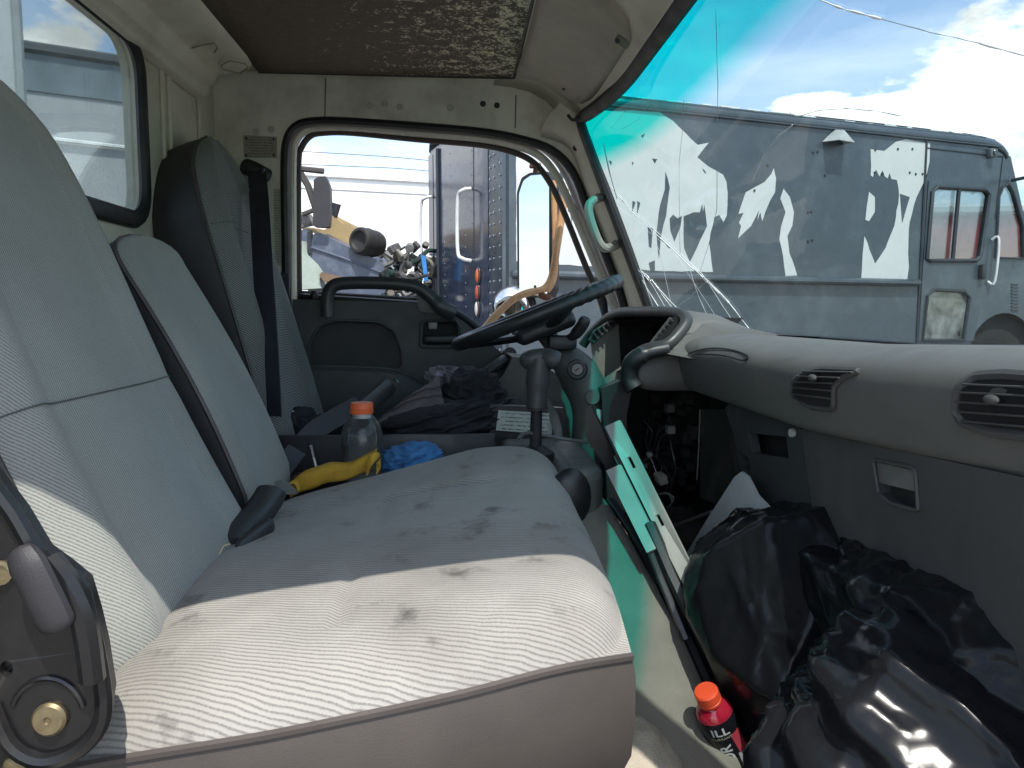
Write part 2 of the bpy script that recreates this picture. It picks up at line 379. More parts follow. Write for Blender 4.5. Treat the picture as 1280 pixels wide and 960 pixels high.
# side skin with openings
wl = VS(1160, 232); 
dwin = [VS(*p) for p in ((1157, 324), (1164, 240), (1170, 234), (1230, 238), (1235, 244), (1224, 320), (1218, 326), (1162, 326))]
dlow = [VS(*p) for p in ((1152, 425), (1158, 370), (1166, 362), (1204, 364), (1211, 372), (1203, 425))]
qwin = [VS(*p) for p in ((1244, 322), (1248, 246), (1253, 234), (1260, 230), (1266, 240), (1278, 282), (1279, 323))]
ac = VS(1250, 420); arch = [(ac[0]+.06+.52*math.cos(R(a)), -.48+.47*math.sin(R(a))) for a in range(0, 181, 12)]
side = [(0, -.78), (0, 1.755), (5.60, 1.745), (5.78, 1.66), (6.22, .62), (6.85, .48), (7.0, .3), (7.0, -.70), (arch[0][0], -.70)]+arch+[(arch[-1][0], -.78)]
vs = obj('body_side', *panel(side, SIDEF(0), (0, .035, 0), [dwin, dlow, qwin]), vpaint, van)
fw_ = obj('body_side', *panel([(0, -.78), (0, 1.755), (5.60, 1.745), (5.78, 1.66), (6.22, .62), (6.85, .48), (7, -.7)], SIDEF(-W_), (0, -.035, 0), [dwin, dlow]), vpaint, van)
rp_ = [(0, 1.752), (-.012, 1.772), (-.010, 1.80), (.03, 1.845), (.10, 1.868), (.6, 1.89), (1.2, 1.90), (1.8, 1.89), (2.32, 1.868), (2.41, 1.83), (2.43, 1.752)]
rows = [[(s, t, z+dz) for t, z in rp_] for s, dz in ((-.01, 0), (1.5, 0), (3, 0), (4.5, 0), (5.35, 0), (5.55, -.02), (5.66, -.06), (5.72, -.115))]
ro = surf('roof', rows, vpaint, van, thick=.01, smooth=50)
obj('roof_seam', *tube([(0, -.016, 1.757), (5.62, -.016, 1.750)], .012, 6, False, (Vector((0, 0, 1)), .8)), vpaint, ro)
obj('roof_seam', *tube([(0, .012, 1.838), (3.2, .012, 1.838), (5.4, .012, 1.835)], .010, 6), vpaint, ro)
rr_ = random.Random(8); chips = MB()
for k in range(60):
    s = rr_.uniform(.7, 3.2) if k < 48 else rr_.uniform(3.2, 5.4); l_ = rr_.uniform(.02, .16)
    z_ = 1.846+rr_.uniform(-.010, .006); chips.add(box((s, .0+rr_.uniform(-.004, .006)+.03, z_+.010), (l_, .02, rr_.uniform(.006, .016)), .002, 1, Matrix.Rotation(R(42), 3, 'X')))
co_ = chips.build('paint_chips', vwhite, ro); co_['kind'] = 'stuff'
obj('roof_strip', *tube([(3.1, .06, 1.862), (4.3, .06, 1.862), (5.3, .06, 1.856)], .016, 6), vtrim, ro)
obj('floor', *box((3.0, 1.21, -.75), (5.9, 2.3, .06), 0), vtrim, van)
obj('wheel_housing', *box((ac[0]+.06, .45, -.45), (1.3, .7, 1.1), 0), mat('housing_black', (.01, .01, .01), .9), van)
obj('bulkhead', *box((4.42, 1.21, .3), (.03, 2.3, 2.6), 0), mat('van_inside_grey', (.2, .21, .21), .6), van)
obj('cab_seat', *box((4.85, .75, .05), (.45, .5, .5), .06, 3), vtrim, van)
obj('cab_seat', *box((4.70, .75, .50), (.12, .46, .6), .05, 3), vtrim, van)
obj('cab_dash', *box((5.95, 1.2, .42), (.4, 2.2, .22), .05, 3), mat('van_dash_grey', (.15, .16, .16), .6), van)
obj('cab_post', *tube([(5.0, 1.5, .5), (4.75, 1.5, 1.5)], .05, 8), mat('van_post_grey', (.12, .13, .14), .5), van)
obj('front_windshield', *panel([(.1, 0), (2.32, 0), (2.32, 1), (.1, 1)], lambda t, k: (6.20-.44*k, t, .62+1.04*k), (.006, 0, 0)), vglass, van)
obj('hood', *box((6.6, 1.21, .15), (.8, 2.3, .62), .1, 3), vpaint, van)
# rub rail and joints on the side
rail = lambda a, b, z0, z1: tube([(a, -.012, z0), (a+.02, -.04, z0), (b-.02, -.04, z1), (b, -.012, z1)], .042, 10, False, (Vector((0, 0, 1)), .85))
obj('rub_rail', *rail(.08, 4.52, .312, .300), vpaint, van)
obj('side_joint', *tube([(4.56, -.004, 1.74), (4.56, -.004, -.75)], .014, 6), vtrim, van)
obj('side_joint', *tube([(5.66, -.003, 1.66), (5.60, -.003, 1.0)], .006, 6), vtrim, van)
obj('side_joint', *tube([(4.58, -.003, 1.665), (5.66, -.003, 1.655)], .007, 6), vtrim, van)
# old white paint showing where the dark coat has peeled
A1 = [(-225, 95), (60, 140), (120, 138), (200, 142), (240, 170), (275, 205), (312, 240), (347, 234), (330, 252), (312, 277), (342, 302), (368, 318), (388, 328), (399, 350), (402, 385), (399, 450), (388, 468), (376, 448), (362, 455), (352, 500), (346, 530), (358, 617), (190, 612), (0, 600), (-225, 585)]
B1 = [(433, 445), (440, 420), (455, 380), (480, 365), (510, 350), (530, 325), (538, 310), (545, 340), (542, 380), (528, 405), (515, 435), (503, 465), (498, 440), (490, 462), (495, 432), (470, 480), (445, 505), (433, 518), (442, 480), (436, 470), (448, 440)]
C1 = [(568, 370), (585, 395), (597, 440), (592, 480), (578, 510), (585, 560), (607, 627), (573, 627), (565, 570), (555, 520), (560, 480), (572, 440), (558, 400)]
D1 = [(825, 252), (865, 258), (900, 232), (930, 224), (1002, 235), (1000, 290), (985, 345), (960, 395), (940, 470), (935, 560), (938, 600), (932, 638), (798, 635), (800, 560), (806, 510), (815, 530), (838, 592), (870, 545), (895, 480), (910, 390), (903, 345), (886, 340), (882, 322), (876, 338), (866, 332), (860, 316), (850, 334), (840, 312), (832, 334), (825, 330)]
E1 = [(820, 380), (838, 395), (836, 440), (820, 467), (810, 462), (815, 420)]
def rough(p, j):
    q = []; r3 = random.Random(len(p)*7)
    for i in range(len(p)):
        a, b = Vector(p[i]), Vector(p[(i+1) % len(p)]); n = max(1, int((b-a).length/22))
        for k in range(n): q.append(tuple(a.lerp(b, k/n)+Vector((r3.uniform(-j, j), r3.uniform(-j, j)))))
    return q
for pts in (A1, B1, C1, D1, E1): obj('paint_patch', *panel(VZ(rough(pts, 1.3)), SIDEF(.003), (0, .002, 0)), vwhite, vs, smooth=0)
for pts in ([(270, 452), (300, 440), (318, 440), (325, 416), (328, 440), (332, 418), (336, 442), (340, 480), (290, 585), (272, 545)], [(230, 458), (240, 446), (252, 458), (266, 450), (262, 480), (243, 525), (232, 495)],
            [(217, 320), (230, 365), (224, 410), (218, 450), (205, 500), (197, 575), (190, 500), (200, 420), (215, 370)], [(165, 480), (180, 490), (175, 545), (168, 540)], [(912, 385), (940, 395), (930, 430), (918, 472)],
            [(145, 212), (156, 206), (150, 218)], [(327, 310), (334, 318), (338, 325), (331, 320)], [(120, 405), (128, 410), (118, 440)], [(134, 405), (142, 412), (132, 450)], [(178, 280), (192, 282), (186, 294)], [(168, 590), (185, 582), (186, 612), (172, 612)],
            [(-120, 330), (-112, 345), (-125, 360)], [(-95, 300), (-85, 330), (-92, 420), (-100, 425)], [(-60, 330), (-52, 420), (-60, 470), (-66, 430)], [(118, 290), (122, 292), (120, 300)], [(50, 285), (58, 290), (56, 300)]):
    obj('paint_flake', *panel(VZ(rough(pts, .8)), SIDEF(.006), (0, .002, 0)), vpaint, vs, smooth=0)
nails = MB(); r3 = random.Random(4)
for x, y in ((838, 255), (905, 252), (948, 252), (990, 245), (836, 322), (860, 325), (940, 322), (958, 326), (978, 326), (990, 330), (655, 262), (668, 260), (520, 300), (640, 440), (650, 438), (640, 525), (652, 522), (690, 330), (480, 375)):
    s, z = VS(740+x/2.37, 80+y/2.37); nails.add(disc((s, -.004, z), (0, -1, 0), .012, .006, 8))
no = nails.build('rivets', vtrim, vs); no['kind'] = 'stuff'
# marker light scoop and lamps
s0, z0 = VS(740+715/2.37, 80+235/2.37)
sc_ = obj('marker_scoop', [(s0-.13, 0, z0-.0), (s0, -.005, z0+.12), (s0+.13, 0, z0), (s0-.08, -.16, z0-.01), (s0+.0, -.13, z0+.09), (s0+.10, -.16, z0-.02)], [(0, 1, 4, 3), (1, 2, 5, 4), (3, 4, 5)], mat('scoop_grey', (.36, .38, .37), .4), van, smooth=0)
sm = sc_.modifiers.new('s', 'SOLIDIFY'); sm.thickness = .008
s1, z1 = VS(1237, 192); obj('marker_lamp', *box((s1, -.03, z1), (.10, .06, .09), .015), mat('lamp_grey', (.12, .14, .15), .4), van); obj('lamp_lens', *disc((s1, -.06, z1), (0, -1, 0), .03, .015), mat('lens_dark', (.05, .06, .07), .2), van)
# cab door
def ringobj(name, pts, r, m, par, o=.004, flat=None): return obj(name, *tube([(s, -o, z) for s, z in pts], r, 6, True, flat), m, par)
dv = obj('door', *panel([VS(*p) for p in ((1147, 426), (1160, 226), (1241, 230), (1241, 242), (1235, 330), (1216, 426))], SIDEF(.010), (0, .008, 0), [dwin, dlow]), vpaint, van, smooth=0)
wf = ringobj('window_frame', dwin, .024, vtrim, dv, .014)
obj('glass_pane', *panel(dwin, SIDEF(-.012), (0, .005, 0)), vglass, dv, smooth=0)
obj('window_bar', *tube([(VS(1197, 237)[0], -.016, VS(1197, 237)[1]), (VS(1189, 325)[0], -.016, VS(1189, 325)[1])], .022, 6), vtrim, dv)
ringobj('window_frame', dlow, .018, vtrim, dv, .014)
obj('glass_pane', *panel(dlow, SIDEF(-.012), (0, .005, 0)), glass('dirty_glass', (.7, .75, .72), .8, .05, .35), dv, smooth=0)
obj('white_board', *panel([VS(*p) for p in ((1183, 398), (1203, 397), (1200, 425), (1184, 425))], SIDEF(-.05), (0, .01, 0)), vwhite, van)
obj('quarter_pane', *panel(qwin, SIDEF(-.012), (0, .005, 0)), vglass, van, smooth=0); ringobj('quarter_frame', qwin, .016, vtrim, van, .006)
a = [VS(*p) for p in ((1241, 300), (1236, 352))]
obj('grab_rail', *tube(smooth_path([(a[0][0]-.03, -.01, a[0][1]+.0), (a[0][0], -.07, a[0][1]), (a[1][0], -.07, a[1][1]), (a[1][0]-.03, -.01, a[1][1])], 4), .014, 8), mat('white_rail', (.6, .62, .62), .35), van)
s2, z2 = VS(1224, 340); obj('door_handle', *box((s2, -.04, z2), (.07, .06, .16), .02), vtrim, dv)
for k in range(9):
    s3, z3 = VS(1268, 355+4*k); obj('louver', *box((s3, -.008, z3), (.11, .02, .014), .003, 1), vpaint, van)
s4, z4 = VS(1262, 226); obj('mirror_arm', *tube([(s4, -.02, z4), (s4+.05, -.25, z4+.02), (s4+.12, -.5, z4-.05)], .018, 6), vtrim, van)
def wheel(s, t):
    wv = obj('wheel', *lathe([(.20, -.12), (.40, -.12), (.44, -.08), (.44, .08), (.40, .12), (.24, .12)], 32, (s, t, -.83), (0, -1, 0)), mat('tyre_rubber', (.02,)*3, .8), van)
    obj('rim', *lathe([(.25, .10), (.22, .07), (.10, .05), (.08, .13), (.02, .135)], 24, (s, t, -.83), (0, -1, 0)), mat('steel_rim', (.35, .35, .35), .4, metal=.6), wv)
for s, t in ((ac[0]+.06, -.02), (ac[0]+.06, 2.28), (1.5, .14), (1.5, 2.28)): wheel(s, t)
# rear face: corner strip, two roll of doors, handles and lamps
obj('rear_frame', *panel([(0, -.85), (W_, -.85), (W_, 1.76), (0, 1.76)], REARF(0), (.03, 0, 0)), vpaint, van)
obj('corner_strip', *panel([(-.005, -.8), (.33, -.8), (.33, 1.75), (-.005, 1.75)], REARF(.03), (.03, 0, 0)), vpaint, van)
tL = VR(553, 300)[0]
for a_, b_ in ((.345, tL-.02), (tL+.02, W_-.05)):
    d_ = obj('rear_door', *panel([(a_, -.7), (b_, -.7), (b_, 1.70), (a_, 1.70)], REARF(.035), (.03, 0, 0)), vgloss, van)
    mid = a_+(b_-a_)*(.25 if a_ < 1 else .5)
    obj('door_seam', *tube([(-.036, mid, -.68), (-.036, mid, 1.68)], .004, 5), vtrim, d_)
obj('door_gap', *tube([(-.045, tL, -.7), (-.045, tL, 1.7)], .022, 6), vtrim, van)
for (px, y0_, y1_, w0) in ((594, 236, 326, 7), (545, 246, 322, 6)):
    t0_, za = VR(px, y0_); t1_, zb_ = VR(px, y1_)
    obj('rear_handle', *tube(smooth_path([(-.04, t0_, za), (-.12, t0_+.01, za-.02), (-.15, t0_+.06, za-.10), (-.15, t1_+.06, zb_+.10), (-.12, t1_+.01, zb_+.02), (-.04, t1_, zb_)], 5), .017, 8), mat('white_rail', (.6,)*3), van)
for px, py, c in ((604, 345, (.55, .12, .02)), (603.5, 365.5, (.5, .05, .03)), (603, 386, (.6, .55, .5)), (541, 338, (.55, .12, .02)), (540.5, 354, (.5, .04, .03))):
    t_, z_ = VR(px, py); lmp = obj('tail_lamp', *blob((-.045, t_, z_), (.02, .045, .082), lambda d: 1, 3), mat('lamp_ring', (.03, .03, .035), .4), van)
    obj('lens', *blob((-.052, t_, z_), (.022, .035, .066), lambda d: 1, 3), mat('lens_%d' % int(py), c, .15, coat=.5), lmp)
riv = MB()
for k in range(26):
    for t_ in (.05, .20, .30): riv.add(disc((-.032, t_, -.7+k*.096), (-1, 0, 0), .011, .006, 6))
for k in range(20):
    for t_ in (.9, 1.62): riv.add(disc((-.066, t_, -.5+k*.11), (-1, 0, 0), .008, .004, 6))
ri = riv.build('rivets', mat('rivet_pale', (.25, .28, .33), .3), van); ri['kind'] = 'stuff'

# ------------------------------------------------------------------ wrecked truck seen through the far window
WY = 8.2
def wy(a, b): return U(a, b, WY)
wk = thing('wrecked_truck', 'wrecked slate-blue truck with a sloping hood and torn open cab', 'wrecked truck', U(430, 400, WY))
wpaint = mat('wreck_blue_paint', (.07, .088, .13), .35, var=.12, vs=3, dirt=.4, dc=(.2, .22, .27), ds=6)
ytan = mat('wreck_tan_panel', (.34, .255, .125), .6, dirt=.4, dc=(.3, .22, .12), ds=8)
sc8 = WY/F
hood_ = [(387, 318), (392, 292), (400, 291), (430, 306), (460, 320), (474, 326), (480, 334), (480, 350), (500, 470), (380, 470)]
obj('hood', *panel(round_poly(hood_, .2), PY(WY), (.1, 1.5, .1)), wpaint, wk, smooth=50)
obj('hood_crease', *tube([wy(389, 309)+Vector((0, -.01, 0)), wy(430, 323)+Vector((0, -.01, 0)), wy(478, 341)+Vector((0, -.01, 0))], .012, 6), mat('wreck_seam', (.08, .10, .15), .5), wk)
obj('hood_end', *panel([(370, 290), (384, 285), (388, 315), (384, 330), (370, 330)], PY(WY+.05), (0, .3, 0)), wpaint, wk)
obj('hood_gap', *panel([(384, 290), (388, 291), (390, 318), (384, 316)], PY(WY-.02), (0, .05, 0)), vtrim, wk)
obj('cab_panel', *panel([(374, 285), (392, 286), (398, 290), (432, 306), (443, 309), (442, 285), (438, 279), (428, 280), (419, 271), (414, 272), (416, 283), (405, 287), (386, 284)], PY(WY+.4), (.1, .9, 0)), ytan, wk)
obj('engine_lump', *panel(round_poly([(412, 283), (412, 262), (424, 272), (442, 281), (443, 310), (470, 322), (440, 312), (415, 300)], .1), PY(WY+.5), (0, .5, 0)), ytan, wk)
cnt = wy(460, 303)
ac_ = obj('air_cleaner', *lathe([(.05, -.16), (.125, -.15), (.140, -.10), (.140, .12), (.125, .15), (.10, .15), (.085, .12), (.03, .10)], 24, cnt, (-.55, -.8, .08)), mat('canister_black', (.022, .021, .021), .6), wk)
obj('clamp_strap', *lathe([(.142, .02), (.146, .03), (.142, .045)], 24, cnt, (-.55, -.8, .08)), vtrim, ac_)
obj('broken_mirror', *panel(round_poly([(391, 283), (392, 225), (397, 221), (407, 220), (412, 232), (413, 262), (411, 284)], .15), PY(WY-.1), (.0, .14, 0)), mat('mirror_shell_black', (.028, .028, .032), .55), wk)
obj('mirror_bracket', *tube([wy(376, 211), wy(395, 213), wy(405, 214)], .03, 6), mat('bracket_soot', (.05, .045, .04), .6), wk)
obj('door_post', *tube([wy(374, 214), wy(385, 232), wy(395, 262)], .035, 6), mat('bracket_soot', (.05,)*3), wk)
obj('mirror_stay', *tube([wy(378, 268), wy(394, 262)], .025, 6), mat('bracket_soot', (.05,)*3), wk)
obj('torn_flap', *panel([(412, 252), (423, 255), (418, 272), (411, 264)], PY(WY+.1), (.02, .06, 0)), vtrim, wk)
obj('dash_wreck', *panel([(374, 268), (388, 268), (394, 280), (376, 284)], PY(WY+.2), (0, .1, 0)), mat('wreck_dash', (.18, .17, .16), .7, var=.7, vs=14), wk)
obj('pale_fender', *panel([(372, 300), (378, 318), (390, 330), (398, 342), (402, 360), (372, 362)], PY(WY-.15), (.05, .2, 0)), mat('mint_scrap', (.35, .42, .37), .5, dirt=.5, dc=(.2, .2, .18), ds=10), wk)
obj('wood_board', *panel([(399, 344), (402, 340), (428, 346), (430, 352), (405, 352)], PY(WY-.2), (0, .1, 0)), mat('board_brown', (.16, .11, .07), .8), wk)
rs = random.Random(21)
eb = thing('engine_scrap', 'tangled heap of engine parts and hoses beyond the sloping hood', 'engine scrap', U(508, 400, WY))
colr = [(.02, .02, .02), (.10, .10, .10), (.22, .22, .21), (.07, .06, .045), (.025, .05, .045), (.03, .03, .03), (.25, .235, .2)]
for k in range(110):
    px, py = rs.uniform(478, 534), rs.uniform(306, 392)
    if py < 300+max(0, (490-px))*1.0: py += 25
    c = U(px, py, WY+rs.uniform(-.1, .6)); m_ = mat('scrap_%d' % (k % 7), colr[k % 7], .45, metal=.3 if k % 3 else 0, var=.4, vs=15)
    if k % 3 == 0: obj('engine_block', *box(c, (rs.uniform(.03, .11), rs.uniform(.05, .2), rs.uniform(.03, .12)), .012, 1, Matrix.Rotation(rs.uniform(-.8, .8), 3, 'Y') @ Matrix.Rotation(rs.uniform(-.8, .8), 3, 'Z')), m_, eb)
    elif k % 3 == 1:
        q = [c]; 
        for j in range(3): q.append(q[-1]+Vector((rs.uniform(-.16, .16), rs.uniform(-.1, .1), rs.uniform(-.14, .12))))
        obj('hose', *tube(smooth_path(q, 4), rs.uniform(.012, .03), 6), m_, eb)
    else: obj('pulley', *disc(c, (rs.uniform(-1, 1), -1, rs.uniform(-.5, .8)), rs.uniform(.015, .05), rs.uniform(.03, .12), 14), m_, eb)
obj('blue_tank', *panel([(526, 318), (532, 320), (535, 350), (530, 352), (529, 340)], PY(WY-.1), (0, .08, 0)), mat('tank_blue', (.03, .2, .55), .5), eb)
obj('scrap_base', *box(U(506, 430, WY+.4), (.55, .8, .8), .05), mat('scrap_0', (.05,)*3), eb)
# white truck box behind the wreck, another to the left, the pale van seen in the rear window
trw = mat('white_truck_box', (.80, .80, .78), .45, var=.03, dirt=.1, dc=(.6, .58, .55))
def yard_box(name, label, cat, p0, p1, depth, zt, m, rails=True, zb=-.5):
    p0, p1 = Vector((*p0, 0)), Vector((*p1, 0)); d = (p1-p0).normalized(); nn = Vector((-d.y, d.x, 0))
    t = thing(name, label, cat, p0.lerp(p1, .5)+Vector((0, 0, GZ))); ln = (p1-p0).length
    o = obj('box_body', [p0+Vector((0, 0, zb)), p1+Vector((0, 0, zb)), p1+nn*depth+Vector((0, 0, zb)), p0+nn*depth+Vector((0, 0, zb))]+[p0+Vector((0, 0, zt)), p1+Vector((0, 0, zt)), p1+nn*depth+Vector((0, 0, zt)), p0+nn*depth+Vector((0, 0, zt))], [(0, 1, 5, 4), (1, 2, 6, 5), (2, 3, 7, 6), (3, 0, 4, 7), (4, 5, 6, 7), (3, 2, 1, 0)], m, t, smooth=0)
    if rails:
        obj('top_rail', *tube([p0-nn*.01+Vector((0, 0, zt-.05)), p1-nn*.01+Vector((0, 0, zt-.05))], .05, 6), mat('box_rail', (.66, .66, .66), .35), t)
        obj('seam_rail', *tube([p0-nn*.004+Vector((0, 0, zt-.32)), p1-nn*.004+Vector((0, 0, zt-.32))], .012, 6), mat('box_seam', (.35, .35, .36), .5), t)
        for e in (p0, p1): obj('corner_post', *tube([e-nn*.02+Vector((0, 0, zb)), e-nn*.02+Vector((0, 0, zt))], .04, 6), mat('box_rail', (.66,)*3), t)
    for k in (.18, .8):
        for s_ in (.1, .9):
            c = p0.lerp(p1, k)+nn*depth*s_+Vector((0, 0, GZ+.45)); wv = obj('wheel', *lathe([(.2, -.13), (.42, -.12), (.45, 0), (.42, .12), (.2, .13)], 20, c, nn), mat('tyre_rubber', (.02,)*3), t)
    obj('chassis', *box(p0.lerp(p1, .5)+nn*depth*.5+Vector((0, 0, zb-.15)), (min(ln, .9*ln), .9, .25), 0, 1, Matrix.Rotation(math.atan2(d.y, d.x), 3, 'Z')), vtrim, t)
    return t, d, nn
yard_box('box_truck', 'sunlit white box truck body standing behind the wrecked truck', 'box truck', (-6.8, 14.8), (1.5, 17.2), 2.4, 2.78, trw)
t2, d2, n2 = yard_box('box_truck', 'white riveted box truck corner at the left edge of the rear window', 'box truck', (-6.4, 2.2), (-2.62, 4.95), 2.4, 2.6, mat('grey_white_box', (.50, .53, .55), .4, var=.05, vs=2, dirt=.2, dc=(.42, .45, .46), ds=2), False)
rv = MB()
for k in range(34): rv.add(disc(Vector((-2.62, 4.95, -.4+.09*k))-d2*.12-n2*.0, (n2.x*-1, n2.y*-1, 0), .014, .008, 6))
rvo = rv.build('rivets', mat('rivet_grey', (.3, .32, .34), .4), t2); rvo['kind'] = 'stuff'
obj('corner_edge', *tube([Vector((-2.62, 4.95, -.5)), Vector((-2.62, 4.95, 2.6))], .03, 6), mat('edge_grey', (.32, .35, .36), .4), t2)
t3, d3, n3 = yard_box('step_van', 'pale grey step van with a slate roof band seen in the rear window', 'step van', (-8.2, 6.2), (-2.0, 9.4), 2.3, 2.55, mat('pale_van_paint', (.42, .44, .45), .4, var=.05, vs=1.5, dirt=.3, dc=(.30, .33, .35), ds=1.2), False)
def p3(k, z, o=.02): return Vector((-8.2, 6.2, 0)).lerp(Vector((-2.0, 9.4, 0)), k)-n3*o+Vector((0, 0, z))
obj('roof_band', [p3(0, 2.2), p3(1, 2.2), p3(1, 2.6), p3(0, 2.6), p3(0, 2.2, 0), p3(1, 2.2, 0), p3(1, 2.6, 0), p3(0, 2.6, 0)], [(0, 1, 2, 3), (4, 7, 6, 5), (0, 4, 5, 1), (3, 2, 6, 7), (0, 3, 7, 4), (1, 5, 6, 2)], mat('roof_band_slate', (.16, .2, .23), .4, var=.25, vs=3), t3, smooth=0)
obj('roof_cap', *tube([p3(0, 2.62), p3(1, 2.62)], .06, 6), mat('roof_cap_dark', (.06, .07, .08), .5), t3)
obj('bright_rail', *tube([p3(0, 1.82, .04), p3(1, 1.70, .04)], .022, 6), mat('bright_rail', (.8, .82, .82), .3), t3)
# red trailer, trees and wires beyond
red = mat('red_trailer_paint', (.42, .035, .045), .45, var=.1)
t4, d4, n4 = yard_box('red_trailer', 'red trailer with a white top rail seen through the windows of the step van', 'trailer', (6.5, 15.4), (18.5, 12.6), 2.4, 1.95, red, False)
obj('top_rail', *tube([Vector((6.5, 15.35, 1.98)), Vector((18.5, 12.55, 1.98))], .10, 6), vwhite, t4)
bark = mat('tree_bark', (.09, .07, .05), .9); leafm = mat('tree_leaf', (.07, .10, .045), .7, var=.5, vs=.6)
tr_ = random.Random(11)
def leaf_mesh(seed):
    r = random.Random(seed); v = []; f = []; blobs = [(Vector((r.uniform(-1.6, 1.6), r.uniform(-1.6, 1.6), r.uniform(3.2, 7))), r.uniform(.8, 1.6)) for _ in range(13)]
    for k in range(2400):
        c, rad_ = r.choice(blobs); d = Vector((r.gauss(0, 1), r.gauss(0, 1), r.gauss(0, 1))).normalized(); p = c+d*rad_*r.uniform(.55, 1.05)
        a = Vector((r.uniform(-1, 1), r.uniform(-1, 1), r.uniform(-1, 1))).normalized(); b = a.orthogonal().normalized(); s = r.uniform(.10, .22); i = len(v)
        v += [p+a*s, p+b*s*.6, p-a*s, p-b*s*.6]; f.append((i, i+1, i+2, i+3))
    return v, f
tp = thing('tree', 'x', 'tree', Vector((0, 0, 0)))
tk = MB().add(tube([(0, 0, 0), (.05, .02, 1.6), (.0, .1, 3.2), (.1, .1, 5)], [.26, .2, .15, .06], 8)).add(tube([(0, .05, 2.4), (.7, .3, 3.6), (1.2, .5, 4.8)], [.11, .08, .03], 6)).add(tube([(0, .05, 2.8), (-.7, -.3, 4), (-1.1, -.2, 5.2)], [.1, .07, .03], 6))
tk.build('trunk', bark, tp); obj('crown', *leaf_mesh(2), leafm, tp, smooth=0)
for i, (x, y, s_, lb) in enumerate(((33, 38, 1.0, 'lowest leafy green tree in the row, seen through the step van side window'), (41, 37, 1.3, 'tallest leafy green tree, standing behind the nose of the step van'), (52, 36, 1.12, 'middle-sized leafy green tree at the right end of the row beyond the step van'))):
    if i == 0: r_ = tp
    else:
        r_ = tp.copy(); COL.objects.link(r_)
        for ch in tp.children: c = ch.copy(); COL.objects.link(c); c.parent = r_
    r_.location = (x, y, GZ); r_.scale = (s_,)*3; r_.rotation_euler = (0, 0, i*1.3); r_['group'] = 'trees beyond the yard'; r_['label'] = lb
for i, (za, zb2, lab) in enumerate(((200, 206, 'upper'), (211, 215, 'lower'))):
    wi = obj('power_line', *tube(smooth_path([U(330, 187+17*i, 30), U(440, 193+15*i, 32), U(560, za+2*i+3, 34), U(900, za+40, 40)], 6), .02, 5), mat('wire_grey', (.2, .2, .22), .5)); tag(wi, lab+' of two thin power lines crossing the sky behind the cab door window', 'power line')

# ------------------------------------------------------------------ truck cab shell
cab = thing('truck_cab', 'worn cream truck cab interior with brown headliner, seen from the open passenger side', 'truck cab', (0, 1.25, -.75))
def rrect(x0, x1, y0, y1, r, n=6):
    p = []
    for cx, cy, a0 in ((x1-r, y1-r, 0), (x0+r, y1-r, 90), (x0+r, y0+r, 180), (x1-r, y0+r, 270)):
        for k in range(n+1): a = R(a0+90*k/n); p.append((cx+r*math.cos(a), cy+r*math.sin(a)))
    return p
RWIN = rrect(.80, 1.585, .175, .515, .065)
rw = MB().add(panel([(.42, -.75), (2.08, -.75), (2.08, .61), (.42, .61)], lambda a, b: (-.62, a, b), (-.03, 0, 0), [RWIN]))
for yy in (1.70, 1.74, 1.93): rw.add(tube([(-.619, yy, -.2), (-.617, yy, .5)], .006, 6))
rear = rw.build('rear_wall', beige, cab)
rg = obj('rear_window', *panel(rrect(.80, 1.585, .175, .515, .065), lambda a, b: (-.632, a, b), (-.005, 0, 0)), glass('rear_glass', (.80, .86, .86), .5, .02, .16), cab, smooth=0)
obj('window_seal', *tube([(-.614, a, b) for a, b in RWIN], .017, 8, True, (Vector((1, 0, 0)), .6)), rubber, rg)
# rounded duct trim along the rear roof edge
prof = [(-.617, .500), (-.602, .502), (-.592, .512), (-.590, .530), (-.580, .538), (-.574, .552), (-.566, .560), (-.53, .566), (-.492, .576), (-.482, .584), (-.480, .603), (-.617, .607)]
rows = []
for yy, sc in ((.45, 1), (1.0, 1), (1.55, 1), (1.86, 1), (1.92, .97), (1.955, .86), (1.965, .6)):
    rows.append([(-.617+(x+.617)*sc, yy, .607+(z-.607)*sc) for x, z in prof])
tr = surf('roof_edge_trim', rows, beige, cab, closed=True, cap=True, smooth=40)
for a in (((233, 62), (250, 57), (268, 54), (272, 60), (268, 66)), ((276, 82), (287, 76), (307, 80), (310, 84), (300, 92), (280, 87), (276, 82))):
    obj('moulded_mark', *tube([UZ(px, py, .560) for px, py in a], .0018, 5), mat('mark_grime', (.28, .25, .19), .6), tr)
SEAL = [(362, 490), (359, 400), (357, 300), (356, 205), (360, 172), (372, 157), (392, 152), (430, 152), (520, 158), (600, 165), (650, 174), (690, 188), (716, 215), (735, 262), (757, 318), (775, 365), (784, 400)]
SEAL3 = [U(a, b, 2.06) for a, b in SEAL]
SEALP = smooth_path(SEAL3, 4)
hole = [(p.x, p.z) for p in SEALP]+[(.43, -.2), (.42, -.68), (-.42, -.68)]
SIDE = [(-.62, -.75), (.66, -.75), (.66, -.10), (.515, -.06), (.325, .46), (.30, .61), (-.62, .61)]
sw = MB().add(panel(SIDE, lambda a, b: (a, 2.06, b), (0, .05, 0), [hole]))
sw.build('side_wall', beige, cab).data.materials[0] = mat('side_wall_paint', (.68, .66, .56), .45, var=.1, dirt=.5, dc=(.24, .22, .165), ds=6)
near_ = MB().add(panel([(-.66, -.75), (.66, -.75), (.66, -.10), (.56, -.06), (.37, .46), (.33, .61), (-.66, .61)], lambda a, b: (a, .46, b), (0, -.05, 0), [[(-.43, -.68), (-.43, .36), (-.38, .41), (-.30, .43), (-.18, .445), (0, .495), (.14, .535), (.25, .545), (.295, .51), (.445, -.05), (.45, -.2), (.36, -.68)]]))
near_.build('side_wall', beige, cab)
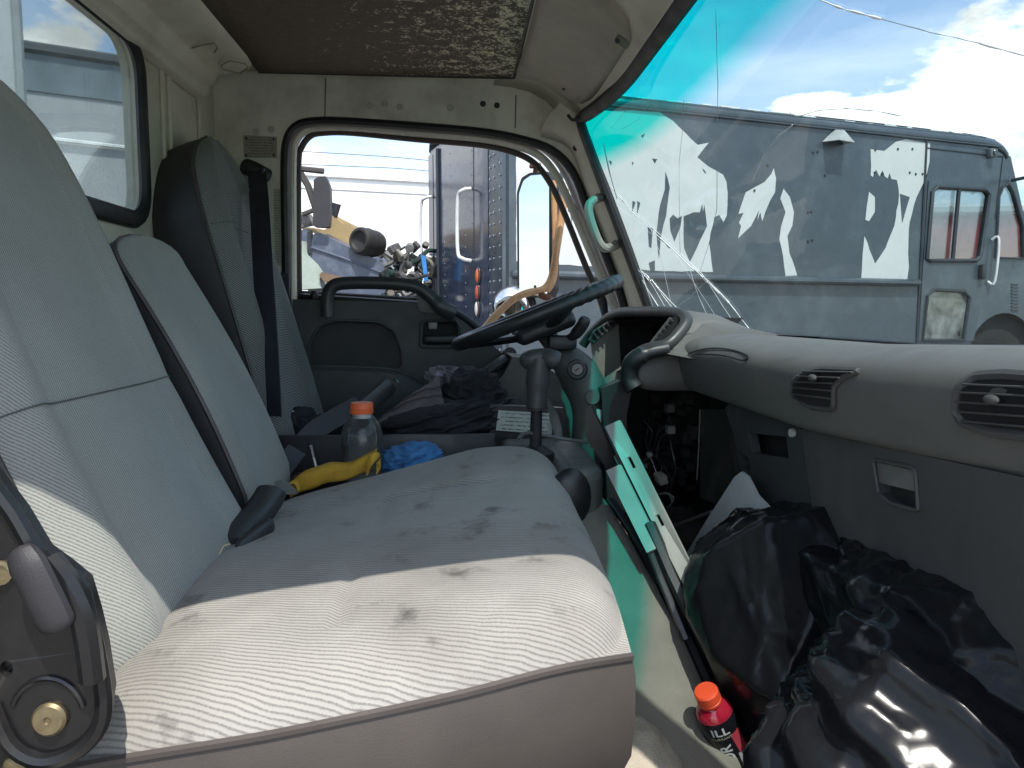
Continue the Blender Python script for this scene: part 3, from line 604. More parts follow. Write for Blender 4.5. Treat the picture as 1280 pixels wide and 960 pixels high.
obj('roof', *panel([(-.66, .40), (.345, .40), (.37, 2.12), (-.66, 2.12)], lambda a, b: (a, b, .612), (0, 0, .03)), beige, cab)
obj('floor_pan', *panel([(-.65, .41), (.74, .41), (.74, 2.1), (-.65, 2.1)], lambda a, b: (a, b, -.75), (0, 0, -.03)), mat('floor_black_mat', (.05, .048, .045), .75, bump=.4, bs=300, dirt=.4, dc=(.12, .1, .08)), cab)
obj('firewall', *panel([(.41, -.75), (2.1, -.75), (2.1, -.07), (.41, -.07)], lambda a, b: (.70, a, b), (.03, 0, 0)), recess_shade, cab)
hl = surf('headliner', [[(-.488+.628*k/10, yy, .592) for k in range(11)] for yy in (.46, .8, 1.2, 1.6, 1.94, 1.985)], headliner_mat(), cab, flip=False, thick=.008)
obj('fastener', *disc(UZ(424, 27, .592), (0, 0, -1), .011, .004, 16), mat('brown_button', (.10, .08, .06), .5), hl)
obj('headliner_edge', *tube([(-.488, 1.985, .588), (-.1, 1.988, .587), (.14, 1.985, .586)], .006, 6), mat('dark_trim_edge', (.035, .03, .025), .6), cab)
obj('headliner_edge', *tube([(.14, .46, .588), (.14, 1.2, .588), (.14, 1.985, .586)], .005, 6), mat('dark_trim_edge', (.035, .03, .025), .6), cab)
# header over the windscreen
HP = [(.135, .592), (.18, .588), (.23, .577), (.275, .553), (.31, .520), (.335, .488), (.345, .474)]
surf('header_trim', [[(x-.03*max(0, (yy-1.7)/.3)**2, yy, z) for x, z in HP] for yy in (.42, .8, 1.2, 1.6, 1.8, 1.93, 2.06)], beige, cab, thick=.006)
vis = []
for yy in (1.385, 1.392, 1.41, 1.45, 1.6, 1.75, 1.85, 1.91, 1.945, 1.965):
    e = 1-max(0, (1.45-yy)/.065)**3*.35
    e -= max(0, (yy-1.85)/.115)**2*.10
    r = []
    for k in range(13):
        t = k/12*e; x = .147+.172*t; z = .577-.022*t-.068*t**2.6
        edge = .016*(1-min(1, (min(k, 12-k)/1.6))) + .014*(1-min(1, (yy-1.385)/.03))+.012*max(0, (yy-1.93)/.035)
        r.append((x-.02*max(0, (yy-1.7)/.3)**2, yy, z+edge))
    vis.append(r)
vo = surf('sun_visor', vis, overhead, cab, thick=.006)
obj('dimple', *disc(U(706, 104, 1.72)+Vector((-.002, 0, -.012)), (-.3, -.2, -1), .004, .002, 10), mat('pit', (.06, .05, .04), .7), vo)
# windscreen
ZB, ZT = -.05, .475
def WX(Y, z):
    t = (z-ZB)/(ZT-ZB); e = max(0, abs(Y-1.2)-.35)
    return .605-.255*t-.62*e*e*(1-.5*t)
def WS(px, py, off=0):
    d = ray(px, py); lo, hi = .3, 3.2
    for _ in range(50):
        m = (lo+hi)/2
        if d.x*m-WX(d.y*m, d.z*m) < 0: lo = m
        else: hi = m
    p = d*lo; return p+Vector((-off, 0, 0))
YS = [.465+(1.94-.465)*k/36 for k in range(37)]
ws = surf('windshield', [[(WX(y, ZB+(ZT-ZB)*i/24), y, ZB+(ZT-ZB)*i/24) for y in YS] for i in range(25)], windshield_mat(), cab, uvn=True, smooth=80)
surf('cowl', [[(WX(y, ZB)-.002, y, ZB-.004), (WX(y, ZB)+.05, y, ZB-.02), (.735, y, ZB-.05)] for y in YS+[2.0, 2.08]], beige, cab, thick=.004)
bd = [(WX(y, ZT)-.004, y, ZT) for y in YS]+[(WX(1.945, ZT+(ZB-ZT)*k/14)-.004, 1.945, ZT+(ZB-ZT)*k/14) for k in range(1, 15)]
obj('windshield_seal', *tube(bd, .0165, 8, False, (Vector((.8, 0, .5)).normalized(), .7)), rubber, ws)
obj('windshield_seal', *tube([(WX(.47, ZB+(ZT-ZB)*k/14), .47, ZB+(ZT-ZB)*k/14) for k in range(15)], .0165, 8), rubber, ws)
# cracks, scratches and painted-in reflections on the glass
crk = mat('glass_fracture', (.93, .95, .95), .15, spec=1); hair = mat('glass_hairline', (.25, .30, .31), .3)
def z5(x, y): return 740+x/2.37, 80+y/2.37
def crack_and_reflection(pts, r, m=crk, z=True, n=4, jit=.7):
    q = []
    for i in range(len(pts)-1):
        for k in range(n):
            t = k/n; q.append((pts[i][0]+(pts[i+1][0]-pts[i][0])*t+random.uniform(-jit, jit), pts[i][1]+(pts[i+1][1]-pts[i][1])*t+random.uniform(-jit, jit)))
    q.append(pts[-1])
    rr = [r*random.uniform(.35, 1.3) for _ in q]
    obj('crack_and_reflection', *tube([WS(*(z5(*p) if z else p), .003) for p in q], rr, 5), m, ws, smooth=80)
for pts, r in [([(60, 365), (120, 435), (190, 500), (300, 605), (350, 645), (400, 695), (500, 822)], .0012), ([(85, 395), (330, 622), (460, 822)], .0007),
               ([(75, 420), (250, 560), (300, 640), (420, 822)], .0006), ([(150, 612), (262, 730), (320, 800)], .0012), ([(152, 640), (205, 727)], .0010), ([(160, 618), (245, 727)], .0007),
               ([(290, 600), (320, 690), (365, 790)], .0006), ([(170, 470), (205, 560), (240, 720)], .0005), ([(345, 640), (295, 690), (245, 726)], .0005), ([(130, 600), (180, 650), (225, 728)], .0006),
               ([(300, 600), (345, 645)], .0024), ([(350, 650), (410, 708)], .0020), ([(150, 615), (170, 640)], .002), ([(180, 640), (200, 665)], .002), ([(205, 515), (235, 545)], .0018)]:
    crack_and_reflection(pts, r)
crack_and_reflection([(372, -160), (378, 60), (375, 430), (352, 530), (300, 690)], .0005, hair)
crack_and_reflection([(278, 105), (275, 180), (262, 300), (265, 560)], .0006, hair)
crack_and_reflection([(480, 345), (520, 260), (560, 210), (600, 180)], .0006, crk)
crack_and_reflection([(600, 160), (680, 138), (760, 132), (850, 140), (925, 155)], .0005, hair)
crack_and_reflection([(1020, -3), (1060, 12), (1105, 24)], .0014, crk, False, 5, .3); crack_and_reflection([(1105, 24), (1165, 40), (1228, 54)], .0004, hair, False, 5, .3); crack_and_reflection([(1228, 54), (1290, 71)], .0009, crk, False, 4, .3)  # thin pale arc across the upper right of the glass
crack_and_reflection([(38, 235), (55, 320), (78, 400)], .0016, hair)
crack_and_reflection([(150, 30), (140, 75), (112, 130), (60, 190), (90, 195), (140, 165), (172, 120)], .0003, mat('reflection_swirl', (.45, .85, .85), .4), True, 6, .5)  # teal reflection swirl drawn as fine lines on the glass
crack_and_reflection([(160, 40), (180, 55), (182, 90), (165, 130)], .0003, mat('reflection_swirl', (.45, .85, .85), .4), True, 6, .5)
# A pillar between door opening and windscreen
lp = smooth_path([U(a, b, 2.05) for a, b in ((676, 170), (712, 186), (732, 236), (752, 286), (774, 345), (790, 400), (800, 450))], 4)
rp = smooth_path([U(a, b, 1.945) for a, b in ((700, 128), (730, 156), (752, 208), (773, 262), (796, 325), (816, 385), (836, 440))], 4)
rows = []
for a, b in zip(lp, rp):
    m = (a+b)/2+Vector((-.010, -.012, 0)); rows.append([a+Vector((.004, .03, 0)), a, a.lerp(m, .5)+Vector((-.004, 0, 0)), m, m.lerp(b, .6), b, b+Vector((.01, .03, 0))])
ap = surf('windshield_pillar', rows, beige, cab, smooth=40)
for px, py, r in ((720, 185, .0085),): obj('screw_cap', *disc(U(px, py, 2.012), (-.2, -1, 0), r, .006, 12), blackp, ap)
obj('screw_cap', *disc(U(795, 362, 1.985), (-.3, -1, .2), .006, .003, 10), mat('cream_cap', (.5, .48, .4), .4), ap)
gh = obj('grab_handle', *tube(smooth_path([U(760, 246, 1.985), U(747, 248, 1.965), U(737, 256, 1.95), U(737, 270, 1.945), U(746, 297, 1.945), U(754, 309, 1.95), U(764, 309, 1.965), U(776, 303, 1.985)], 5), .0115, 10), mat('pale_green_grip', (.30, .30, .265), .45, dirt=.3, dc=(.2, .19, .15)), ap)
for px, py in ((752, 247), (769, 303)): obj('screw', *disc(U(px, py, 1.945), (-.3, -1, 0), .0065, .006, 10), blackp, gh)
obj('hook', *tube(smooth_path([U(710, 144, 1.93), U(716, 150, 1.92), U(724, 147, 1.92)], 4), .004, 6), blackp, cab)
vc = obj('visor_clip', *box(U(778, 45, 1.40)+Vector((0, 0, -.01)), (.028, .012, .014), .004, 2, Matrix.Rotation(R(35), 3, 'Y')), mat('grey_clip', (.16, .145, .12), .6), cab)
obj('clip_stud', *disc(U(772, 43, 1.385)+Vector((0, 0, -.012)), (-.3, -1, 0), .0045, .006, 10), blackp, vc)
# body seal round the driver's door
obj('door_seal', *tube(SEALP, .0115, 8), rubber, cab)
for px, py in ((463, 132), (481, 130), (500, 134), (563, 135)): obj('plug', *disc(U(px, py, 2.061), (0, -1, 0), .0085, .004, 14), mat('cream_plug', (.43, .41, .34), .4), cab)
for px, py in ((320, 165), (339, 162)): obj('plug', *disc(U(px, py, 2.061), (0, -1, 0), .0085, .004, 14), mat('cream_plug', (.43, .41, .34), .4), cab)
for px, py in ((603.5, 130), (621, 132)): obj('bolt_hole', *disc(U(px, py, 2.062), (0, -1, 0), .0078, .003, 14), blackp, cab)
for a, b in (((407, 97), (406, 148)), ((645, 119), (644, 160))): obj('panel_joint', *tube([U(*a, 2.059), U(*b, 2.059)], .0016, 5), mat('joint_grime', (.13, .12, .09), .7), cab)
def plate_uv(name, px4, Y, th, m, parent):
    a, b, c, d = [U(*p, Y) for p in px4]; t = Vector((0, th, 0)); v = [a, b, c, d, a+t, b+t, c+t, d+t]
    f = [(0, 1, 2, 3), (4, 5, 1, 0), (5, 6, 2, 1), (6, 7, 3, 2), (7, 4, 0, 3)]
    return obj(name, v, f, m, parent, smooth=0, uvs=[((0, 0), (1, 0), (1, 1), (0, 1))]+[((0, 0),)*4]*4)
pl = plate_uv('info_plate', ((305, 197), (346, 197), (346, 171), (304, 169)), 2.057, .003, print_mat('plate_print', (.30, .29, .235), (.07, .065, .05), 8, 9, .0, .06, .4), cab)
for px, py in ((308, 194), (342, 194), (308, 173), (342, 174)): obj('rivet', *disc(U(px, py, 2.056), (0, -1, 0), .003, .002, 8), blackp, pl)
plate_uv('caution_sticker', ((344, 332), (356, 332), (353, 236), (342, 236)), 2.058, .001, print_mat('sticker_print', (.43, .43, .34), (.16, .16, .12), 30, 2.2, 0, .04), cab)
obj('lower_pillar_trim', *panel([(343, 520), (364, 520), (361, 342), (343, 340)], PY(2.045), (0, .012, 0)), mat('blue_black_trim', (.022, .026, .04), .5), cab)
obj('trim_screw', *disc(U(351, 346, 2.045), (0, -1, 0), .006, .003, 10), blackp, cab)

# ------------------------------------------------------------------ driver's door (part of the cab)
DY = 2.045
card_out = [(366, 374), (520, 378), (552, 382), (600, 418), (640, 452), (700, 486), (720, 700), (375, 700), (360, 480)]
pocket_hole = round_poly([(384, 461), (388, 424), (402, 405), (424, 400), (474, 402), (494, 414), (503, 440), (504, 461)], .3)
bez_hole = round_poly([(529, 403), (569, 402), (573, 412), (572, 431), (528, 431)], .2)
dr = obj('driver_door', *panel(card_out, PY(DY), (0, .03, 0), [pocket_hole, bez_hole]), doorp, cab)
obj('map_pocket_back', *panel([(380, 468), (384, 398), (508, 398), (508, 468)], PY(DY+.024), (0, .006, 0)), mat('door_pocket_dark', (.028, .03, .031), .6, bump=.3, bs=900), dr)
obj('pocket_rim', *tube([U(a, b, DY) for a, b in pocket_hole], .0035, 6, True), doorp, dr)
rows = []
for px, top, bul in ((362, 461, .02), (372, 459, .05), (400, 458, .065), (450, 459, .07), (485, 461, .065), (508, 467, .05), (525, 478, .03), (545, 495, .004)):
    a = U(px, top, DY-.002); fr = Vector((0, -bul, 0))
    rows.append([a, a+fr*.7+Vector((0, 0, .004)), a+fr+Vector((0, 0, -.006)), a+fr*1.05+Vector((0, 0, -.06)), a+fr*.95+Vector((0, 0, -.16)), a+fr*.3+Vector((0, 0, -.26))])
surf('door_pocket', rows, doorp, dr, smooth=50, thick=.003)
obj('pocket_lip', *tube(smooth_path([r[1] for r in rows], 3), .0035, 6), doorp, dr)
bz = obj('handle_bezel', *tube([U(a, b, DY) for a, b in round_poly([(526, 401), (570, 400), (576, 411), (575, 434), (525, 434)], .2)], .005, 6, True), doorp, dr)
obj('handle_cup', *panel([(524, 436), (524, 398), (577, 398), (577, 436)], PY(DY+.022), (0, .006, 0)), recess_shade, dr)
hd = obj('inner_handle', *box(U(550, 424, DY-.004), (.088, .022, .024), .008, 3), blackp, dr)
obj('lock_slider', *box(U(541, 407, DY+.004), (.024, .012, .02), .004, 2), mat('grey_slider', (.22, .22, .21), .35), dr)
gp = smooth_path([U(409, 396, 2.0), U(409, 374, 2.0), U(415, 359, 2.0), U(432, 354, 2.0), U(480, 354, 2.0), U(518, 358, 2.0), U(537, 370, 2.0), U(553, 385, 2.0), U(566, 392, 2.01)], 5)
gr = [.017]*len(gp); 
for k in range(8): gr[-1-k] = .021
obj('grab_bar', *tube(gp, gr, 10, False, (Vector((0, 1, 0)), .75)), mat('grab_bar_plastic', (.032, .034, .034), .38, bump=.1, bs=900), dr)
obj('grab_bar_base', *panel(round_poly([(524, 390), (520, 366), (532, 360), (548, 374), (566, 385), (572, 393)], .25), PY(2.03), (0, .03, 0)), mat('grab_bar_plastic', (.03,)*3), dr)
obj('sill_strip', *tube([U(374, 371, 2.075), U(450, 376, 2.075), U(524, 381, 2.075), U(556, 383, 2.07), U(582, 398, 2.07), U(604, 416, 2.07)], .010, 8), rubber, dr)
obj('sill_strip', *tube([U(376, 366, 2.10), U(450, 370, 2.10), U(536, 375, 2.10)], .006, 6), rubber, dr)
lk = obj('lock_knob', *lathe([(.009, 0), (.009, .012), (.0105, .016), (.0105, .030), (.008, .034)], 12, U(393, 380, 2.06), (0, 0, 1)), blackp, dr)
FRP = [(369, 480), (367, 400), (366, 300), (366, 200), (370, 176), (382, 163), (400, 159), (440, 159), (520, 166), (600, 173), (645, 182), (676, 196), (698, 224), (718, 268), (742, 325), (762, 372), (772, 398)]
FP3 = smooth_path([U(a, b, 2.09) for a, b in FRP], 5)
obj('window_frame', *tube(FP3, .0105, 10), frame_m, dr)
c2 = [(374, 380), (373, 300), (373, 205), (377, 184), (388, 170), (404, 166), (440, 166), (520, 174), (600, 181), (641, 190), (668, 204), (689, 231), (709, 275), (731, 330), (749, 372), (757, 398)]
obj('glass_channel', *tube(smooth_path([U(a, b, 2.105) for a, b in c2], 5), .0085, 8), mat('brown_channel', (.06, .045, .04), .6), dr)
obj('outer_frame', *tube(smooth_path([U(a, b, 2.13) for a, b in ((600, 166), (648, 174), (682, 188), (706, 216), (728, 268), (748, 318), (768, 368), (778, 400))], 5), .0095, 8), mat('grey_outer_frame', (.33, .31, .31), .3), dr)
obj('frame_post', *tube([U(752, 350, 2.10), U(757, 400, 2.10), U(764, 440, 2.10)], .010, 8), rubber, dr)
cr = obj('window_crank', *tube(smooth_path([U(634, 447, 2.03), U(628, 452, 1.99), U(607, 466, 1.97)], 4), [.012, .0125, .013, .014, .0145, .015, .016, .0165, .017], 10), blackp, dr)
obj('crank_hub', *disc(U(636, 443, 2.05), (0, -1, .1), .019, .045, 14), blackp, cr)
# door mirror on its rusty tube
rust = mat('rusty_tube', (.50, .29, .135), .55, dirt=.6, dc=(.22, .10, .045), ds=30)
MY = 2.42
MN = Vector((-.70, -.71, .0)).normalized(); MP = U(668, 290, MY)
def pm(a, b): d = ray(a, b); return d*(MP.dot(MN)/d.dot(MN))
mir = obj('side_mirror', *panel(round_poly([(647, 372), (646, 240), (652, 222), (662, 216), (684, 214), (690, 226), (690, 360), (686, 372)], .18, 4), pm, -MN*.035), rubber, cab)
obj('mirror_glass', *panel(round_poly([(650, 369), (649.5, 242), (655, 226), (664, 219.5), (683, 218), (687, 228), (687, 358), (684, 369)], .18, 4), lambda a, b: pm(a, b)+MN*.003, -MN*.002), mat('mirror_silver', (.75, .78, .8), .02, metal=1, var=.02, rv=0), mir, smooth=0)
obj('mirror_arm', *tube(smooth_path([U(707, 236, MY-.07), U(703, 265, MY-.07), U(696, 310, MY-.09), U(690, 345, MY-.09), U(680, 361, MY-.10), U(660, 366, MY-.12), U(642, 374, MY-.14), U(622, 392, MY-.17), U(600, 418, MY-.2)], 5), .0112, 8), rust, mir)
obj('mirror_arm', *tube(smooth_path([U(692, 226, MY-.05), U(694, 300, MY-.06), U(693, 345, MY-.07), U(684, 364, MY-.08)], 5), .009, 8), rust, mir)
obj('mirror_stay', *tube([U(670, 206, MY+.02), U(669, 219, MY+.02)], .008, 8), mat('dark_rust', (.16, .06, .035), .7), mir)
obj('mirror_clamp', *box(U(669, 207, MY), (.035, .03, .014), .004), mat('dark_rust', (.16, .06, .035), .7), mir)
obj('mirror_clamp', *box(U(681, 371, MY-.10), (.04, .03, .02), .006, 2, Matrix.Rotation(R(20), 3, 'Y')), mat('dark_rust', (.16, .06, .035), .7), mir)
obj('mirror_clamp', *box(U(671, 359, MY), (.02, .02, .012), .003), mat('dark_rust', (.16, .06, .035), .7), mir)
ax = Vector((-.05, -.85, .32)).normalized(); cm = U(643, 383, MY+.03)
rm = obj('round_mirror', *lathe([(.02, -.03), (.060, -.012), (.070, 0), (.071, .004), (.068, .007)], 28, cm, ax), rubber, cab)
obj('mirror_glass', *lathe([(.066, .006), (.055, .012), (.038, .017), (.018, .0195), (.003, .020)], 28, cm, ax), mat('mirror_silver', (.8,)*3), rm)
obj('clip', *tube([U(720, 257, 2.14), U(714, 266, 2.14)], .012, 8), blackp, cab)

# ------------------------------------------------------------------ dashboard
dash = thing('dashboard', 'sun-faded dark grey dashboard with a gutted centre opening', 'dashboard', (.5, 1.2, -.3))
PADP = [(.70, -.052), (.60, -.046), (.55, -.041), (.50, -.041), (.468, -.046), (.447, -.053), (.432, -.063), (.425, -.076), (.4245, -.090), (.428, -.110), (.434, -.130), (.441, -.148), (.458, -.153), (.49, -.153)]
def psh(Y): t = min(1, max(0, (.95-Y)/.35)); return .028*t, .012*t
def Xp(z, Y):
    sx, sz = psh(Y); z -= sz
    p = PADP[4:]
    if z >= p[0][1]: return p[0][0]+sx+(z-p[0][1])*20
    for (xa, za), (xb, zb) in zip(p, p[1:]):
        if zb <= z <= za and za > zb: return xa+(xb-xa)*(za-z)/(za-zb)+sx
    return p[-2][0]+sx
def PAD(px, py, off=0.):
    d = ray(px, py); lo, hi = .2, 3.
    for _ in range(50):
        m = (lo+hi)/2
        if d.x*m-Xp(d.z*m, d.y*m) < 0: lo = m
        else: hi = m
    return d*lo+Vector((-off, -off*.3, 0))
rows = []
for yy in [.47+.04*k for k in range(28)]:
    sx, sz = psh(yy); e = max(0, (yy-1.40)/.14)
    pr = smooth_path([(x, 0, z) for x, z in PADP], 3)
    rows.append([(min(p.x+sx+ .012*e*e, WX(yy, -.046)+.015 if p.x > .5 else 9), yy, p.z+sz) for p in pr])
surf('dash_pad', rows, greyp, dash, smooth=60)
obj('base_gap', *tube([(WX(y, -.045)-.004, y, -.043+psh(y)[1]) for y in YS], .003, 6), rubber, dash)
# pad from the right end of the cluster hood down to the windscreen
def cl(px, py, Y): return U(px, py, Y)
hood = smooth_path([cl(786, 452, 1.50), cl(806, 438, 1.49), cl(832, 432, 1.47), cl(848, 418, 1.48), cl(858, 402, 1.50), cl(851, 393, 1.54), cl(830, 390, 1.62), cl(800, 390, 1.75), cl(775, 391, 1.84), cl(757, 400, 1.90), cl(738, 418, 1.94), cl(728, 432, 1.95)], 5)
rows = []
for p in hood[14:]:
    q = Vector((WX(min(1.93, p.y+.02), -.03)+.02, min(1.96, p.y+.0), -.045)); o2 = p+Vector((.02, 0, .006))
    rows.append([p, o2, o2.lerp(q, .35)+Vector((0, 0, .010)), o2.lerp(q, .7)+Vector((0, 0, .004)), q])
surf('cluster_hood', rows, greyp, dash, smooth=60)
# faired cheek running from hood down to the pad
a = [cl(858, 404, 1.50), cl(848, 420, 1.48), cl(832, 433, 1.47), cl(806, 440, 1.485)]
rows = [[p, p+Vector((.03, -.012, -.001)), Vector((p.x+.09, 1.43-.05*k, min(p.z, -.030)-.004*k)), Vector((.55, 1.30, -.039)), Vector((.60, 1.24, -.041))] for k, p in enumerate(a)]
rows.insert(0, [a[0]+Vector((.01, .06, .003)), Vector((.50, 1.49, -.02)), Vector((.55, 1.46, -.03)), Vector((.60, 1.42, -.042)), Vector((.63, 1.40, -.045))])
surf('cluster_cheek', rows, greyp, dash, smooth=70)
obj('cluster_rim', *tube(hood, .0125, 12), mat('dark_rim', (.04, .041, .04), .45), dash)
obj('rail_end', *tube(smooth_path([cl(835, 436, 1.465), cl(815, 440, 1.465), cl(797, 447, 1.47), cl(788, 458, 1.48), cl(787, 474, 1.485), cl(793, 486, 1.48)], 5), [.013]*8+[.0175]*18, 14), blackp, dash)
rows = []
for px, t_, b_ in ((796, 447, 486), (806, 441, 490), (820, 438, 491), (838, 436, 491), (858, 437, 491), (876, 438, 490)):
    a_ = U(px, t_, 1.50); b2_ = U(px, b_, 1.50); m_ = (a_+b2_)/2
    rows.append([a_+Vector((.03, .02, .004)), a_, a_.lerp(m_, .4)+Vector((-.006, -.012, 0)), m_.lerp(b2_, .3)+Vector((-.006, -.014, 0)), b2_.lerp(m_, .15)+Vector((0, -.008, 0)), b2_+Vector((.03, .02, 0))])
surf('pad_end', rows, greyp, dash, smooth=70, thick=.004)
A, B, C_, D_ = cl(752, 404, 1.92), cl(850, 395, 1.52), cl(788, 455, 1.52), cl(746, 478, 1.90)
bk = Vector((.13, 0, -.004))
obj('cluster_cavity', [A+bk, B+bk, C_+bk, D_+bk, A, B, C_, D_], [(0, 1, 2, 3), (4, 5, 1, 0), (5, 6, 2, 1), (6, 7, 3, 2), (7, 4, 0, 3)], recess_shade, dash, smooth=0)
obj('dash_top', *panel([(.505, 1.5), (.62, 1.4), (.60, 1.6), (.56, 1.8), (.50, 2.0), (.48, 2.0)], lambda a, b: (a, b, -.052), (0, 0, -.01)), greyp, dash)
obj('cluster_side', *panel([(738, 424), (773, 401), (776, 458), (746, 480)], PY(1.89), (0, .01, 0)), mat('pale_cluster_wall', (.19, .19, .165), .5, dirt=.3), dash)
obj('cluster_tray', *panel([(745, 480), (776, 458), (780, 467), (774, 484), (752, 492)], PY(1.66), (.03, .03, 0)), mat('pale_cluster_wall', (.19,)*3), dash)
def vent(poly, slats, pt, knob=None, rim=.0035, rimm=greyd):
    v = obj('air_vent', *(lambda p: ([Vector(q) for q in p]+[sum((Vector(q) for q in p), Vector())/len(p)], [(i, (i+1) % len(p), len(p)) for i in range(len(p))]))([pt(a, b, .0045) for a, b in poly]), recess_shade, dash, smooth=0)  # flat dark plate stands for the shaded recess behind the slats
    obj('vent_rim', *tube([pt(a, b, .003) for a, b in poly], rim, 6, True), rimm, v)
    for a, b in slats: obj('slat', *tube([pt(a[0]+(b[0]-a[0])*k/6, a[1]+(b[1]-a[1])*k/6, .0075) for k in range(7)], .0022, 6, False, (Vector((0, 0, 1)), .45)), greyd, v)
    if knob: obj('vent_knob', *blob(pt(*knob, .0095), (.005, .009, .0045), lambda d: 1, 2), greyd, v)
vent(round_poly([(992, 493), (994, 476), (1008, 466), (1030, 461), (1078, 463), (1056, 472), (1045, 484), (1045, 512), (1012, 508)], .25, 3), [((1000, 477), (1046, 479)), ((1002, 470), (1056, 472)), ((996, 484), (1044, 488)), ((996, 492), (1044, 498)), ((1010, 464), (1072, 465))], PAD, (1024, 472))
vent(round_poly([(1198, 510), (1203, 484), (1225, 470), (1260, 468), (1310, 472), (1310, 548), (1240, 540), (1206, 528)], .22, 4), [((1212, 480), (1306, 484)), ((1206, 490), (1306, 495)), ((1203, 502), (1306, 508)), ((1205, 514), (1306, 521)), ((1212, 526), (1306, 534))], PAD, (1250, 499), .005)
vent([(737, 425), (743, 414), (768, 398), (773, 403), (750, 420), (742, 428)], [((740+6*k, 414-4*k*.9), (748+5.5*k, 424-4.4*k)) for k in range(5)], lambda a, b, o: U(a, b, 1.88-o*1.5))
vent([(810, 434), (838, 398), (848, 396), (846, 408), (826, 432), (812, 438)], [((815+4.5*k, 427-5.6*k), (829+3.5*k, 431-5.2*k)) for k in range(6)], lambda a, b, o: U(a, b, 1.535-o*1.5))
# lower dash: glove box, switch panel, toe board
PX = lambda X: (lambda a, b: UX(a, b, X))
gl_out = round_poly([(1001, 535), (1120, 562), (1310, 604), (1560, 980), (1060, 980), (1035, 760), (1012, 615)], .06, 3)
latch_hole = round_poly([(1091, 574), (1144, 585), (1148, 639), (1112, 629), (1098, 616)], .15, 4)
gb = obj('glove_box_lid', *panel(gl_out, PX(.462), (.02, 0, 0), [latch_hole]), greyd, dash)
obj('latch_cup', *panel([(1085, 566), (1152, 580), (1156, 646), (1086, 636)], PX(.478), (.004, 0, 0)), mat('latch_cup_dark', (.03, .03, .029), .5), gb)
obj('latch_plate', *panel(round_poly([(1094, 577), (1142, 588), (1143, 614), (1097, 603)], .08, 2), PX(.464), (.008, 0, 0)), mat('latch_grey', (.13, .128, .12), .45, dirt=.3, dc=(.2, .19, .17)), gb)
obj('latch_rim', *tube([UX(a, b, .461) for a, b in latch_hole], .0022, 6, True), greyd, gb)
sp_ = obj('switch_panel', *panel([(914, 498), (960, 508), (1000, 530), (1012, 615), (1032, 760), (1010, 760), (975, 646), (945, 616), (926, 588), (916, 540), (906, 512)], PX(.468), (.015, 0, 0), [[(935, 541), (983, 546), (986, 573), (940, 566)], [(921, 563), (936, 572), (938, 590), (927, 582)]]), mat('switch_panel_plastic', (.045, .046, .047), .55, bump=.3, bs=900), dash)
obj('panel_back', *panel([(925, 530), (995, 536), (998, 580), (925, 600)], PX(.50), (.004, 0, 0)), recess_shade, sp_)
obj('switch_button', *disc(UX(992, 541, .466), (-1, -.2, 0), .0062, .005, 14), mat('grey_button', (.45, .45, .43), .4), sp_)
obj('side_support', *panel([(752, 486), (776, 476), (790, 486), (783, 520), (790, 640), (760, 640)], PY(1.53), (0, .04, 0)), blackp, dash)
obj('opening_dark_side', *panel([(.27, -.75), (.71, -.75), (.71, -.10), (.50, -.10), (.36, -.15), (.27, -.2)], lambda a, b: (a, 2.0, b), (0, .02, 0)), mat('opening_dark', (.015, .015, .016), .8), dash)  # black panel added to keep the space under the dash dark
obj('toe_board', *panel([(.40, -.75), (1.22, -.75), (1.22, -.16), (.40, -.16)], lambda a, b: (.52, a, b), (.02, 0, 0)), recess_shade, dash)
# gutted centre: fuse boxes, brackets, looms
obj('opening_backing', *box((.62, 1.55, -.45), (.12, .72, .60), .012), mat('opening_backing_dark', (.012, .012, .013), .5, dirt=.3), dash)  # large dark box added to darken the gutted opening
obj('opening_backing', *panel([(876, 512), (905, 512), (920, 590), (920, 640), (875, 622)], PX(.50), (.01, 0, 0)), mat('heater_flap', (.03, .029, .027), .55, dirt=.4), dash)
obj('flap_edge', *tube([UX(875, 512, .497), UX(873, 570, .497), UX(871, 600, .497)], .0016, 5), mat('pale_edge', (.2, .19, .17), .5), dash)
bits = MB(); rr_ = random.Random(3)
for k in range(60):
    px, py = rr_.uniform(795, 872), rr_.uniform(490, 610); s = rr_.uniform(.012, .034)
    bits.add(box(UX(px, py, rr_.uniform(.50, .545)), (s, s*rr_.uniform(.6, 1.4), s*rr_.uniform(.6, 1.3)), .002, 1))
bo = bits.build('relay_cluster', mat('relay_black', (.017, .017, .018), .45, var=.5, vs=30), dash); bo['kind'] = 'stuff'
for px, py, s, c in ((790, 497, .014, (.45, .45, .42)), (838, 537, .018, (.2, .2, .19)), (812, 568, .012, (.5, .5, .48)), (806, 582, .012, (.25, .3, .35)), (837, 510, .02, (.07, .07, .07)), (793, 577, .012, (.6, .65, .3)), (799, 590, .014, (.12, .14, .1))):
    obj('plug_connector', *box(UX(px, py, .47), (s, s*1.3, s), .002, 1), mat('plug_%d' % px, c, .5), dash)
obj('wire_connector', *box(UX(826, 598, .46), (.022, .05, .022), .004, 2, Matrix.Rotation(R(-14), 3, 'Y')), mat('ivory_connector', (.42, .40, .32), .5), dash)
rw_ = random.Random(5)
for k in range(14):
    p0 = (rw_.uniform(785, 840), rw_.uniform(500, 580)); q = [p0]
    for j in range(4): q.append((q[-1][0]+rw_.uniform(-14, 18), q[-1][1]+rw_.uniform(6, 26)))
    obj('wire', *tube(smooth_path([UX(a, b, .475+.01*(j % 2)) for j, (a, b) in enumerate(q)], 4), .0017, 5), mat('wire_%d' % (k % 3), ((.02, .02, .02), (.10, .10, .09), (.04, .05, .06))[k % 3], .4), dash)
